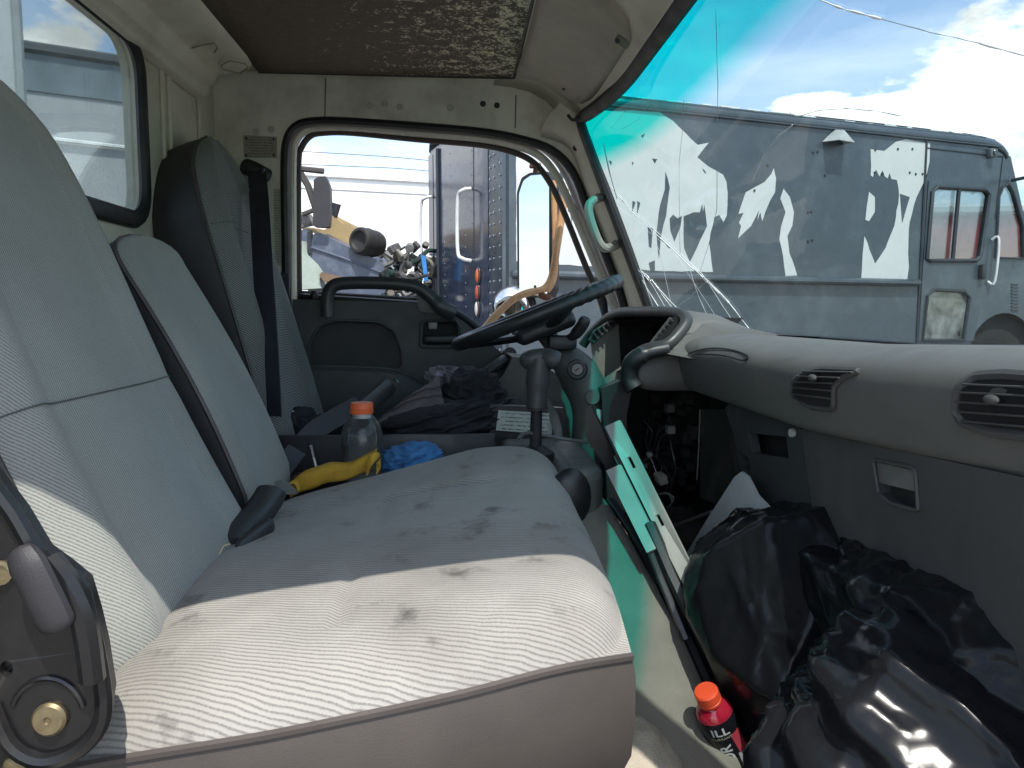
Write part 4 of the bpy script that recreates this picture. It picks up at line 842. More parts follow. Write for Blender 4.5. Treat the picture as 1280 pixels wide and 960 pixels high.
for q in ([(812, 598), (806, 606), (812, 616), (822, 618), (836, 618), (840, 628), (834, 634)], [(812, 622), (830, 616), (842, 622), (838, 632)], [(800, 580), (812, 572), (818, 584), (822, 596)]):
    obj('wire', *tube(smooth_path([UX(a, b, .445) for a, b in q], 4), .0016, 5), mat('wire_pale', (.3, .3, .28), .4), dash)
obj('ecu_box', *box(UX(845, 650, .50)+Vector((0, 0, -.03)), (.14, .18, .05), .006, 2, Matrix.Rotation(R(12), 3, 'X')), mat('ecu_dusty', (.045, .042, .038), .6, dirt=.5, dc=(.15, .12, .1), ds=25), dash)
obj('floor_bracket', *tube([UX(790, 672, .46), UX(850, 655, .46), UX(890, 640, .46)], .004, 6), mat('worn_edge', (.16, .15, .14), .5), dash)
for px, py, c in ((770, 655, (.06, .02, .02)), (762, 640, (.05, .1, .1)), (778, 668, (.08, .05, .045)), (765, 672, (.03, .03, .03))): obj('plug_connector', *box(UX(px, py, .31), (.02, .03, .016), .003, 1), mat('plugb_%d' % px, c, .5), dash)
obj('pale_plate', *panel([(800, 498), (802, 488), (816, 483), (818, 486), (812, 493)], PX(.52), (.004, 0, 0)), mat('pinkish_pale', (.6, .52, .5), .6), dash)  # small pale pinkish plate in the dash opening
# loose cable lying on the dash
cab_ = obj('loose_cable', *tube(smooth_path([PAD(866, 449, .003), PAD(862, 443, .003), PAD(874, 438, .003), PAD(896, 435, .004), PAD(920, 438, .003), PAD(937, 445, .003), PAD(930, 450, .003), PAD(905, 444, .003), PAD(872, 442, .003)], 6), .0012, 6), rubber)
tag(cab_, 'thin black cable looped loosely on top of the dashboard', 'cable')

# ------------------------------------------------------------------ steering wheel and column
WC = U(671, 391, 1.68); WNX = Vector((-math.sin(R(21.5)), +.012, math.cos(R(21.5)))).normalized()
WA = Vector((math.cos(R(21.5)), 0, math.sin(R(21.5)))); WA = (WA-WNX*WA.dot(WNX)).normalized(); WB = WNX.cross(WA)
sw_ = thing('steering_wheel', 'black two-spoke steering wheel tilted nearly flat in front of the driver seat', 'steering wheel', WC)
def wp(r, a, h=0): return WC+(WA*math.cos(a)+WB*math.sin(a))*r+WNX*h
ring = [wp(.186, 2*math.pi*k/160) for k in range(160)]
obj('rim', *tube(ring, [.0145+(.0011*math.sin(k*1.9) if (k < 34 or k > 126) else 0) for k in range(160)], 12, True), mat('wheel_black', (.018, .02, .021), .38, bump=.1, bs=800), sw_)
for a in (R(78), R(-78), R(180)):
    sp = smooth_path([wp(.182, a, -.003), wp(.13, a*.96 if abs(a) < 3 else a, -.018), wp(.05, a, -.038), wp(0, 0, -.042)], 4)
    obj('spoke', *tube(sp, .022, 8, False, (WNX, .38)), mat('wheel_black', (.02,)*3), sw_)
bx = box((0, 0, 0), (.13, .17, .038), .014, 3); mt = Matrix((WA, WB, WNX)).transposed()
obj('horn_pad', [mt @ v+WC+WNX*-.034 for v in bx[0]], bx[1], mat('wheel_black', (.02,)*3), sw_)
colm = thing('steering_column', 'dark grey steering column shroud with ignition lock and stalk', 'steering column', U(722, 480, 1.62))
shroud = mat('column_shroud', (.085, .09, .083), .5, bump=.2, bs=900, dirt=.2, dc=(.15, .14, .11))
cpts = smooth_path([WC-WNX*.045, WC-WNX*.09+Vector((.015, 0, 0)), U(706, 448, 1.66), U(724, 470, 1.64), U(738, 505, 1.62), U(736, 560, 1.62), U(728, 640, 1.62)], 4)
n_ = len(cpts); rad = [.022+.026*min(1, max(0, (k-4)/8)) for k in range(n_)]
obj('shroud', *tube(cpts, rad, 16, False, (Vector((1, 0, -.6)).normalized(), .75)), shroud, colm)
kp = U(722, 462, 1.555); ka = Vector((-.25, -1, .12))
ig = obj('ignition_bezel', *lathe([(.021, 0), (.021, .006), (.0185, .010), (.015, .010), (.0148, .006)], 24, kp, ka), blackp, colm)
obj('lock_cylinder', *lathe([(.0125, .004), (.0125, .009), (.011, .0105)], 20, kp, ka), mat('lock_grey', (.12, .12, .115), .35, metal=.6), ig)
obj('key_slot', *box(kp+ka.normalized()*.0108, (.008, .002, .002), 0, 1, Matrix.Rotation(R(-30), 3, 'Y')), recess_shade, ig)
obj('stalk', *tube(smooth_path([U(700, 424, 1.64), U(716, 420, 1.60), U(727, 408, 1.57), U(732, 397, 1.56)], 4), [.006, .006, .006, .007, .009, .012, .0125, .0125, .0125, .0125, .0125, .012, .009], 10), blackp, colm)
obj('combination_switch', *box(U(702, 428, 1.63), (.06, .05, .03), .008, 2), blackp, colm)
obj('choke_knob', *disc(U(742, 497, 1.56), (-.35, -1, .15), .016, .014, 16), shroud, colm)
obj('dash_button', *box(U(748, 520, 1.55), (.012, .02, .03), .004, 2), mat('teal_grey_button', (.3, .31, .29), .45), colm)
obj('lower_cowl', *panel(round_poly([(642, 446), (672, 452), (700, 470), (735, 500), (748, 545), (700, 600), (590, 560), (600, 500), (628, 470)], .15), PY(1.97), (0, .03, 0)), mat('grey_cowl', (.12, .122, .112), .45, bump=.15, bs=800, dirt=.2, dc=(.2, .19, .16)), colm)
obj('sill_glint', *panel([(633, 441), (672, 444), (690, 452), (684, 459), (648, 452)], PY(1.99), (0, .01, 0)), mat('glint_pale', (.45, .45, .43), .35), colm)  # pale plate painted in for the silvery light on this surface
# label sheet on the engine cover and the gear lever in front of it
eng = thing('engine_cover', 'grey moulded engine cover and console in front of the bench seat', 'console', U(720, 600, 1.4))
CZ = -.262
e_out = [(.165, 1.24), (.215, 1.24), (.245, 1.28), (.25, 1.60), (.08, 1.60), (.08, 1.50), (.165, 1.48)]
ec = obj('console', *panel(e_out, lambda a, b: (a, b, CZ), (0, 0, -.4)), shroud, eng)
bv = ec.modifiers.new('bev', 'BEVEL'); bv.width = .025; bv.segments = 3; bv.limit_method = 'ANGLE'
obj('boot', *lathe([(.035, -.01), (.034, .004), (.025, .010), (.018, .014), (.014, .018)], 20, (U(670, 545, 1.40).x, 1.40, CZ)), rubber, eng)
obj('lever_gaiter', *blob(U(712, 622, 1.235), (.036, .02, .05), lambda d: 1, 3), mat('gaiter_black', (.012, .012, .013), .4), eng)
plate_uv('warning_label', ((620, 538), (690, 543), (692, 517), (623, 513)), 1.62, .003, print_mat('label_print', (.50, .55, .49), (.08, .09, .09), 5.2, 14, 0, .07), eng)
obj('label_backing', *panel([(612, 546), (700, 552), (704, 510), (612, 506)], PY(1.63), (0, .02, 0)), blackp, eng)
obj('pipe', *tube(smooth_path([U(648, 549, 1.36), U(660, 541, 1.38), U(700, 548, 1.4), U(735, 553, 1.38)], 4), .0035, 8), mat('grey_pipe', (.10, .105, .10), .4), eng)
obj('console_fin', *tube(smooth_path([U(680, 500, 1.66), U(692, 520, 1.62), U(698, 545, 1.6), U(696, 565, 1.6)], 4), .010, 8, False, (Vector((0, 1, 0)), .4)), mat('grey_cowl', (.12,)*3), eng)
gl_ = thing('gear_lever', 'black gear lever with a hammer-shaped grip standing before the label', 'gear lever', U(670, 560, 1.38))
obj('shaft', *tube([U(669, 575, 1.40), U(670, 540, 1.39), U(671, 500, 1.38)], [.0125, .011, .0105], 12), blackp, gl_)
obj('grip', *tube(smooth_path([U(671, 512, 1.38), U(671, 506, 1.38), U(672, 480, 1.38), U(674, 458, 1.38), U(675, 448, 1.38)], 4), [.0165]*3+[.019]*5+[.0215]*9, 14), mat('grip_black', (.04, .042, .042), .45, bump=.15, bs=700), gl_)
obj('grip_head', *tube(smooth_path([U(657, 453, 1.39), U(664, 449, 1.38), U(680, 447, 1.38), U(690, 449, 1.37), U(697, 452, 1.37)], 4), [.013, .0155]+[.0175]*13+[.0165, .014], 12), mat('grip_black', (.04,)*3), gl_)
# floor hump with green-lit vinyl
rows = []
for k in range(25):
    t = k/24; y = 1.40-.86*t; z = -.285-.09*t-.40*(t*t*(3-2*t)); xr = .215+.165*min(1, t*1.5)
    rows.append([(x, y, z-.015*max(0, (x-xr+.06)/.06)**2*1.0+.012*noise.noise((x*8, y*8, 0))) for x in [.09+(xr-.09)*j/12 for j in range(13)]]+[(xr+.012, y, z-.05), (xr+.016, y, z-.25)])
surf('tunnel_mat', rows, carpet, eng, smooth=60, thick=.004)
obj('tunnel_edge_strip', *tube([Vector(r[12])+Vector((.012, 0, .004)) for r in rows[3:22]], .0085, 6, False, (Vector((0, 0, 1)), .5)), rubber, eng)
obj('pale_strip', *panel([(805, 712), (811, 712), (855, 832), (853, 836)], PX(.40), (.004, 0, 0)), mat('pale_strip_buff', (.36, .34, .28), .45), eng)  # thin pale strip down the side of the hump

# ------------------------------------------------------------------ seats
def sspace(n): return [math.sin(math.pi/2*(-1+2*k/(n-1))) for k in range(n)]
SS = sspace(33)
def backrest(parent, name, yc, hw, bot, top, T, topf, f_d=.024, bol=.014, mats=None, skew=0, nst=26, taper=.0, waist=0, seam=(), pip=True, bulge=.005, bz=.66):
    """bot/top = (x,z) of the front-face centre line; T = thickness; topf rounds the upper corners"""
    b = Vector((bot[0], 0, bot[1])); t = Vector((top[0], 0, top[1])); ax_ = (t-b).normalized(); nr = Vector((ax_.z, 0, -ax_.x))
    rows = []; edge = ([], [])
    for i in range(nst+1):
        h = i/nst; h = 1-(1-h)**1.5 if h > 0 else 0
        ww = hw*(1-taper*h)*max(.02, (1-max(0, h-topf)/(1-topf)*0-((max(0, h-topf)/(1-topf))**2.6)))**.5
        low = max(0, (.12-h)/.12); ww *= 1-.05*low*low
        tt = max(.12, (1-max(0, (h-.86)/.14)**2.2))**.6
        ctr = b.lerp(t, h)+nr*(bulge*math.sin(math.pi*min(1, h*1.1))-.03*low*low)+Vector((0, yc+skew*h, 0))
        ring_ = []
        for s in SS:
            d = f_d*((1-abs(s)**7)**.5-1)+bol*math.exp(-((abs(s)-.80)/.13)**2)-waist*math.exp(-(s/.5)**2)
            for hs in seam: d -= .006*math.exp(-((h-hs)/.012)**2)*(abs(s) < .97)
            ring_.append(ctr+Vector((0, s*ww, 0))+nr*(d*tt))
        e0, e1 = ring_[0].copy(), ring_[-1].copy(); edge[0].append(e0); edge[1].append(e1)
        back = []
        for s, k in ((1.015, .15), (1.01, .5), (.98, .85), (.86, 1), (.4, 1.03), (-.4, 1.03), (-.86, 1), (-.98, .85), (-1.01, .5), (-1.015, .15)):
            back.append(ctr+Vector((0, s*ww, 0))-nr*(f_d+(T*tt)*k))
        rows.append(ring_+back)
    def mi(i, j):
        if j >= len(SS)-1: return 2
        s = abs((SS[j]+SS[j+1])/2); return 1 if s > bz else 0
    o = surf(name, rows, mats or [fab_c, fab_b, vinyl], parent, closed=True, midx=mi, cap=3, smooth=70)
    for hs in seam:
        k = min(range(1, nst), key=lambda i: abs(1-(1-i/nst)**1.5-hs)); obj('seam', *tube([p+nr*.0012 for p in rows[k][1:len(SS)-1]], .0010, 5), mat('seam_thread', (.10, .103, .10), .8), o)
    if pip:
        pth = edge[0]+edge[1][::-1]
        obj('piping', *tube([p+nr*-.002 for p in edge[0]], .0042, 6), mat('brown_piping', (.06, .05, .045), .5), o)
        obj('piping', *tube([p+nr*-.002 for p in edge[1]], .0042, 6), mat('brown_piping', (.06, .05, .045), .5), o)
    return o
bench = thing('bench_seat', 'grey ribbed-cloth passenger bench with a wide near backrest and a narrow middle backrest', 'seat', (-.05, 1.05, -.75))
backrest(bench, 'backrest', .937, .215, (-.288, -.36), (-.552, .285), .085, .50, seam=(.437,), bulge=-.018, taper=.10)
backrest(bench, 'backrest', 1.335, .132, (-.302, -.335), (-.515, .125), .075, .93, bol=.003, f_d=.014, bulge=.014, bz=.80, mats=[fab_c, fab_b, vinyl_d])
# cushion
x0, x1, ya, yb = -.355, .178, .60, 1.455
rows = []
def cush(u, v):
    sq = math.sqrt(max(0, 1-.10*v*v)), math.sqrt(max(0, 1-.05*u*u-.06*max(0, u-.55)**2*4))
    x = (x0+x1)/2+(x1-x0)/2*u*sq[0]; y0 = ya+.085*(u+1)/2; y = (y0+yb)/2+(yb-y0)/2*v*sq[1]
    m = (abs(u)**9+abs(v)**14)
    z = -.335+.052*(u+1)/2*1.0+.020*(1-v*v)+.040*max(0, min(1, (v-.05)/.7))**1.5*max(0, min(1, (u+.75)/1.2))-.016*max(0, u-.55)**2*3
    z += .012*math.exp(-((u-.55)/.5)**2)*math.exp(-((v-.55)/.32)**2)
    z -= .038*min(1, m)**1.2
    Y_, X_ = y, x
    z -= .007*math.exp(-((Y_-1.19)/.006)**2)*(u < .86)
    if .74 < Y_ < 1.19: z -= .005*math.exp(-((X_+.118-.03*(Y_-.95))/.006)**2)
    z += .004*noise.noise((x*7, y*7, .3))
    return Vector((x, y, z))
us = sspace(71); vs_ = sspace(91)
cu = surf('cushion', [[cush(u, v) for v in vs_] for u in us], [fab_s], bench, smooth=80)
bl = [cush(-1, v) for v in vs_]+[cush(u, 1) for u in us[1:]]+[cush(1, v) for v in vs_[::-1][1:]]+[cush(u, -1) for u in us[::-1][1:-1]]
cc_ = Vector(((x0+x1)/2, (ya+yb)/2, 0))
sk = []
for dz, ins in ((0, 0), (-.02, -.004), (-.06, -.004), (-.10, .0), (-.14, .02), (-.165, .05)):
    sk.append([p+Vector((0, 0, dz))+(Vector((cc_.x-p.x, cc_.y-p.y, 0)).normalized()*ins) for p in bl])
surf('cushion_side', sk, vinyl, bench, closed=True, smooth=80)
obj('piping', *tube([cush(u, -1)+Vector((0, 0, .001)) for u in us[:-2]], .0042, 6), mat('brown_piping', (.06,)*3), cu)
obj('seat_base', *box((-.12, 1.03, -.62), (.42, .74, .25), .01), metal_d, bench)
# hinge bracket at the near end
HY = .575
def hb(a, b): return U(a, b, HY)
hp = [(-60, 560), (-20, 590), (18, 640), (48, 690), (78, 712), (100, 730), (112, 770), (122, 812), (131, 870), (126, 905), (104, 932), (70, 948), (40, 946), (12, 925), (-8, 880), (-60, 700)]
hbk = obj('hinge_bracket', *panel(hp, PY(HY), (0, .02, 0), [rrect(0, 16, 826, 846, 8, 4)]), metal_d, bench)
bv = hbk.modifiers.new('bev', 'BEVEL'); bv.width = .004; bv.segments = 2; bv.limit_method = 'ANGLE'; bv.angle_limit = R(40)
obj('hinge_rim', *tube(smooth_path([hb(a, b)+Vector((0, -.002, 0)) for a, b in hp[1:-1]], 3), .0065, 8), metal_d, hbk)
obj('hinge_boss', *tube([hb(60+46*math.cos(R(k))+0, 897+50*math.sin(R(k)))+Vector((0, -.001, 0)) for k in range(200, 345, 8)], .0022, 6), metal_d, hbk)
hb2 = obj('hinge_bolt', *lathe([(.0125, 0), (.0125, .004), (.0105, .0062), (.003, .0066), (.002, .005)], 20, hb(64, 897), (.05, -1, .1)), brass, hbk)
obj('hinge_bolt', *lathe([(.009, 0), (.009, .004), (.006, .0045), (.0055, .002)], 16, hb(3, 715), (.05, -1, .1)), brass, hbk)
obj('hinge_bolt', *lathe([(.008, 0), (.008, .003), (.006, .004)], 16, hb(20, 956), (.05, -1, .1)), brass, hbk)
lv = smooth_path([U(26, 690, .553), U(38, 712, .548), U(58, 752, .548), U(74, 786, .550)], 5)
obj('recliner_lever', *tube(lv, [.0095, .011, .012, .0125]+[.0135]*(len(lv)-7)+[.0135, .0125, .0095], 12, False, (Vector((0, 1, 0)), .6)), mat('lever_plastic', (.026, .024, .027), .55, bump=.2, bs=900), hbk)
obj('lever_gate', *tube(smooth_path([U(62, 700, .565), U(88, 735, .560), U(106, 780, .560), U(116, 850, .562)], 4), .009, 8), metal_d, hbk)
obj('bench_hinge_cover', *tube(smooth_path([U(290, 686, 1.06), U(300, 668, 1.08), U(320, 645, 1.12), U(336, 622, 1.15), U(340, 610, 1.16)], 4), [.015]+[.0225]*14+[.015, .009], 12, False, (Vector((0, 1, .0)), .6)), mat('hinge_cover_black', (.03, .032, .034), .45), bench)
obj('bench_hinge_cover', *tube(smooth_path([U(296, 690, 1.03), U(318, 672, 1.06), U(340, 655, 1.09)], 4), [.008]+[.014]*7+[.009], 12, False, (Vector((1, 0, 0)), .6)), mat('hinge_cover_black', (.03,)*3), bench)
# pad below the bench front
pad_ = obj('folded_cover', *blob(U(790, 950, .95), (.07, .10, .055), lambda d: 1+.10*noise.noise(d*2.2)+.04*noise.noise(d*6), 5, Matrix.Rotation(R(25), 3, 'Y')), mat('cover_cloth', (.36, .32, .26), .9, bump=.9, bs=260, var=.2))
tag(pad_, 'beige ribbed cloth cover bunched under the front edge of the bench', 'seat cover')

drv = thing('driver_seat', 'grey cloth driver seat with built-in headrest beside the far door', 'seat', (-.2, 1.78, -.75))
dm = [fabric('driver_cloth', (.20, .205, .195), (.07, .075, .072), .006, 'v'), fabric('driver_bolster', (.22, .225, .21), (.05, .053, .05), .006, 'v', diag=.9), vinyl_d]
backrest(drv, 'backrest', 1.80, .225, (-.345, -.33), (-.545, .385), .12, .62, mats=dm, taper=.22, bol=.02, nst=30, seam=(.70,))
rows = []
for i in range(21):
    x = -.36+.42*i/20
    rows.append([(x, 1.54+.44*j/20, -.375+.025*math.exp(-((abs(j/10-1)-.8)/.2)**2)-.05*(abs(j/10-1))**10-.06*(i/20)**8+.03*i/20) for j in range(21)])
surf('cushion', rows, fabric('driver_cushion_cloth', (.085, .09, .085), (.05, .052, .05), .006, 'u'), drv, thick=.004)
obj('seat_base', *box((-.16, 1.77, -.56), (.40, .40, .32), .02), vinyl_d, drv)
# seat belt
blt = thing('seat_belt', 'dark navy seat belt hanging from its door pillar anchor in front of the driver seat', 'seat belt', U(330, 400, 1.95))
def strap(pts, wdir, wd, n=6, th=.0012):
    p = smooth_path(pts, n); v = []; f = []
    for i, q in enumerate(p):
        w_ = Vector(wdir[0]).lerp(Vector(wdir[1]), i/(len(p)-1)).normalized()*wd/2; t = (p[min(i+1, len(p)-1)]-p[max(0, i-1)]).normalized(); nn = t.cross(w_).normalized()*th
        v += [q-w_-nn, q+w_-nn, q+w_+nn, q-w_+nn]
    for i in range(len(p)-1):
        for k in range(4): f.append((i*4+k, i*4+(k+1) % 4, i*4+4+(k+1) % 4, i*4+4+k))
    f += [(0, 1, 2, 3), tuple(len(v)-4+k for k in (3, 2, 1, 0))]
    return v, f
obj('webbing', *strap([U(321, 210, 2.0), U(325, 265, 1.84), U(329, 340, 1.70), U(335, 430, 1.62), U(340, 520, 1.58)], ((.9, -.2, 0), (.9, -.5, 0)), .050), belt_m, blt)
an = obj('anchor', *tube(smooth_path([U(306, 208, 2.01), U(314, 211, 2.0), U(326, 217, 2.0), U(334, 222, 2.01)], 4), [.015]+[.021]*9+[.022]*2+[.014], 12, False, (Vector((0, 1, 0)), .6)), blackp, blt)
obj('anchor_slot', *box(U(329, 216, 1.985), (.012, .03, .02), .004, 2), rubber, an)
b2 = thing('seat_belt', 'slack grey lap belt and black buckle lying across the driver seat cushion', 'seat belt', U(430, 530, 1.6))
obj('webbing', *strap([U(345, 600, 1.50), U(365, 570, 1.53), U(392, 540, 1.57), U(420, 522, 1.6), U(452, 504, 1.62)], ((-.5, .2, .8), (-.7, .3, .6)), .042), mat('grey_webbing', (.05, .05, .06), .4, bump=.4, bs=1200), b2)
ba = (U(490, 479, 1.64)-U(447, 516, 1.6)); bo_ = obj('buckle', *tube(smooth_path([U(450, 514, 1.60), U(470, 497, 1.62), U(488, 481, 1.64)], 4), [.018]+[.022]*7+[.02], 10, False, (Vector((-.5, 1, .3)).normalized(), .5)), mat('buckle_black', (.035, .036, .037), .4), b2)
obj('tongue', *tube([U(483, 484, 1.635), U(494, 473, 1.65), U(498, 478, 1.65), U(490, 486, 1.64)], .0022, 6), chrome, bo_)
# between the seats
tray = thing('centre_tray', 'cluttered black storage tray between bench and driver seat', 'tray', (-.15, 1.5, -.42))
obj('tray_floor', *box((-.15, 1.50, -.42), (.42, .12, .02), .004), blackp, tray)
obj('tray_wall', *box((-.15, 1.545, -.33), (.44, .012, .17), .004), mat('tray_wall_black', (.024, .024, .026), .5), tray)
obj('tray_bar', *tube([U(388, 557, 1.52), U(396, 588, 1.5)], .004, 8), chrome, tray)
obj('tray_clip', *panel(round_poly([(338, 604), (352, 601), (360, 606), (372, 618), (356, 618), (346, 612)], .2), PY(1.33), (0, .012, 0)), mat('grey_tab', (.16, .17, .16), .5), tray)
obj('tray_clip', *box(U(383, 596, 1.50), (.05, .04, .012), .003, 2), mat('brown_latch', (.10, .07, .05), .4, dirt=.4), tray)

# ------------------------------------------------------------------ loose things on the seats
wb = thing('water_bottle', 'clear plastic water bottle with an orange cap, half full, between the seats', 'bottle', U(453, 580, 1.42))
BY = 1.42; bc = U(452, 500, BY); sc = BY/F
def px_r(px): return px*sc
cx, top_ = bc.x, U(452, 503, BY).z
def bz_(py): return U(452, py, BY).z
pb = [(px_r(13), bz_(515)), (px_r(13.5), bz_(519)), (px_r(17), bz_(523)), (px_r(22), bz_(530)), (px_r(25), bz_(540)), (px_r(26.3), bz_(551)), (px_r(26), bz_(560)), (px_r(24.6), bz_(563)), (px_r(25.2), bz_(567)), (px_r(25), bz_(600)), (px_r(25), bz_(640)), (px_r(22), bz_(648))]
clear = glass('clear_bottle', (.92, .95, .96), 1.0, .05, .16)  # whitish haze mixed in to brighten the bottle against the dark tray
obj('body', *lathe(pb[::-1], 28, (cx, BY, 0)), clear, wb, smooth=60)
obj('water', *lathe([(px_r(21.5), bz_(645)), (px_r(24.3), bz_(640)), (px_r(24.3), bz_(566)), (px_r(25.2), bz_(557)), (px_r(25.2), bz_(554.5))], 28, (cx, BY, 0)), glass('water_tint', (.84, .88, .92), 1.0, .02, .06), wb, smooth=60)
obj('cap', *lathe([(px_r(14.2), bz_(516.5)), (px_r(14.6), bz_(515)), (px_r(14.6), bz_(512.4)), (px_r(13.9), bz_(512)), (px_r(13.9), bz_(511.4)), (px_r(14.4), bz_(511)), (px_r(14.2), bz_(504.5)), (px_r(13.2), bz_(503))], 32, (cx, BY, 0)), mat('orange_cap', (.72, .13, .035), .4), wb)
obj('neck', *lathe([(px_r(12), bz_(522)), (px_r(12), bz_(512))], 20, (cx, BY, 0)), mat('neck_white', (.5, .48, .46), .4), wb)
ys = thing('ratchet_strap', 'yellow webbing strap folded in a long roll beside the bench cushion', 'strap', U(420, 595, 1.37))
ym = mat('yellow_webbing', (.62, .36, .035), .75, bump=.7, bs=900, dirt=.35, dc=(.30, .16, .03), ds=25)
rows = []
for k in range(25):
    t = k/24; c0 = U(366+102*t, 610-38*t-4*math.sin(t*6), 1.40-.02*t); hh = .0185+.0025*math.sin(t*7); wob = .0012*math.sin(t*17)
    up_ = Vector((.2, -.25, .9)).normalized()
    rows.append([c0+up_*(hh*math.copysign(abs(math.cos(a))**.55, math.cos(a)))+Vector((.1, .9, .2)).normalized()*((.013+.002*math.sin(3*t))*math.copysign(abs(math.sin(a))**.55, math.sin(a))+.003*noise.noise((t*6, math.cos(a)*1.5, 0)))+Vector((0, 0, wob)) for a in [2*math.pi*j/14 for j in range(14)]])
obj_y = surf('roll', rows, ym, ys, closed=True, cap=True, smooth=50)
obj('fold', *strap([U(459, 587, 1.35), U(464, 577, 1.345), U(470, 572, 1.35), U(475, 577, 1.36), U(471, 586, 1.36)], ((0, .3, 1), (0, .3, 1)), .02), ym, ys)
obj('edge_stitch', *tube(smooth_path([U(463, 589, 1.343), U(466, 582, 1.34), U(474, 573, 1.345), U(476, 568, 1.35)], 4), .0018, 5), mat('dark_stitch', (.05, .03, .01), .7), ys)
obj('fold', *tube(smooth_path([U(363, 616, 1.37), U(363, 605, 1.365), U(370, 603, 1.365), U(374, 612, 1.365)], 5), .0035, 6, False, (Vector((0, 1, 0)), 3)), ym, ys)
jm = mat('black_jersey', (.017, .017, .021), .85, bump=.5, bs=700, var=.3, vs=20)
def folds(sd, amp, an):
    def f(d):
        p = Vector((d.x*an[0], d.y*an[1], d.z*an[2]))+Vector((sd, 0, 0)); r = 1-abs(noise.noise(p))*1.6; r2 = 1-abs(noise.noise(p*2.3+Vector((3, 1, sd))))*1.6
        return 1+amp*(r*abs(r)+.4*r2)
    return f
blu = obj('blue_cloth', *blob(U(512, 574, 1.47), (.052, .04, .028), folds(9, .22, (2.2, 1.5, 2.5)), 5, Matrix.Rotation(R(-8), 3, 'Y')), mat('blue_fabric', (.045, .17, .38), .85, bump=.6, bs=500, var=.25, vs=30))
tag(blu, 'small bright blue cloth tucked behind the bench cushion', 'cloth')
jk = thing('jacket', 'crumpled black jacket heaped on the driver seat', 'jacket', U(560, 520, 1.75))
obj('body', *blob(U(545, 532, 1.72), (.165, .12, .055), folds(2, .16, (1.5, 1, 4)), 6, Matrix.Rotation(R(-14), 3, 'Y')), jm, jk, smooth=80)
obj('sleeve', *blob(U(592, 500, 1.76), (.065, .08, .065), folds(5, .2, (2, 1.2, 3.5)), 6, Matrix.Rotation(R(10), 3, 'Y')), jm, jk, smooth=80)
obj('collar', *blob(U(566, 477, 1.80), (.05, .05, .026), folds(8, .3, (3, 2, 3)), 5, Matrix.Rotation(R(18), 3, 'Y')), mat('patterned_lining', (.16, .16, .19), .8, var=.9, vs=38), jk, smooth=80)
bgm = mat('mauve_grey_nylon', (.105, .088, .092), .6, bump=.6, bs=500, var=.15)
bagf = thing('folded_bag', 'brownish grey nylon bag folded flat on the black jacket', 'bag', U(520, 500, 1.66))
def bagp(u, v):
    a = U(470+86*u, 527-19*u, 1.615).lerp(U(504+44*u, 500-30*u, 1.70), v)
    return a+Vector((0, -.012, .012))*math.sin(math.pi*u)*math.sin(math.pi*v)+Vector((0, 0, .004*noise.noise((u*5, v*5, 2))+.003*noise.noise((u*14, v*3, 7))))
surf('panel', [[bagp(j/24, i/16) for j in range(25)] for i in range(17)], bgm, bagf, thick=.012, smooth=80)
for vv in (.35, .62): obj('seam', *tube([bagp(j/16, vv)+Vector((0, -.001, .001)) for j in range(17)], .0016, 5), mat('mauve_seam', (.05, .04, .045), .7), bagf)
obj('flap', *blob(U(525, 520, 1.62), (.09, .03, .016), folds(4, .12, (2, 1, 3)), 5, Matrix.Rotation(R(-13), 3, 'Y')), jm, bagf, smooth=80)
pp = obj('paper_scrap', *panel([(365, 514), (380, 522), (397, 518), (392, 524), (380, 527), (368, 519)], PY(1.72), (0, .004, .002)), mat('paper_white', (.55, .55, .52), .6)); tag(pp, 'torn white paper scrap at the foot of the driver backrest', 'paper')
dg = obj('dark_garment', *blob(U(376, 545, 1.74), (.055, .09, .055), folds(11, .18, (2, 1.5, 3)), 5), mat('black_cotton', (.012, .012, .014), .9)); tag(dg, 'black cloth bundled at the foot of the driver backrest', 'cloth')

# slotted bracket leaning in the footwell
br = thing('mounting_bracket', 'long slotted grey metal bracket leaning in the gutted dash opening', 'bracket', U(800, 640, 1.1))
def brp(t, s, o=0.):   # t along, s across (px), o = depth offset
    a = Vector((752+94*t, 535+190*t)); d = Vector((s*1.0, -s*.45)); return U(a.x+d.x, a.y+d.y, 1.30-.22*t-o)
def bar(name, s0, s1, t0, t1, slots, m, th=.004, o=0.):
    hl_ = [[(t, s0+(s1-s0)*.35), (t+.075, s0+(s1-s0)*.35), (t+.075, s0+(s1-s0)*.62), (t, s0+(s1-s0)*.62)] for t in slots]
    return obj(name, *panel([(t0, s0), (t1, s0), (t1, s1), (t0, s1)], lambda t, s: brp(t, s, o), (.004, .003, -.002), hl_), m, br)
bar('rail', 4, 22, .0, 1.10, (.22, .60), bracket_m)
bar('rail', -17, 0, .24, .78, (), bracket_m, o=.012)
bar('web', -2, 6, .18, 1.12, (.26, .36, .46), mat('bracket_web_dark', (.06, .06, .055), .5), o=-.008)
obj('dark_plate', *panel(round_poly([(733, 512), (738, 507), (752, 535), (788, 612), (782, 622), (760, 590), (742, 560), (731, 545)], .15), PY(1.31), (.004, .004, 0)), mat('satin_black', (.02, .021, .022), .3), br)
obj('lower_rail', *tube([U(797, 645, 1.17), U(825, 720, 1.10), U(858, 800, 1.04)], .006, 6), mat('worn_black_rail', (.05, .05, .05), .25), br)
obj('lower_rail', *tube([U(812, 655, 1.15), U(840, 720, 1.09), U(864, 770, 1.05)], .010, 6), blackp, br)
# white panel
wpn = obj('plastic_panel', *panel([(836, 728), (880, 655), (918, 596), (926, 590), (934, 596), (946, 620), (985, 660), (960, 740), (870, 760)], PX(.435), (.006, .004, 0)), white_pl)
tag(wpn, 'loose pale white plastic panel standing behind the trash bag', 'panel')
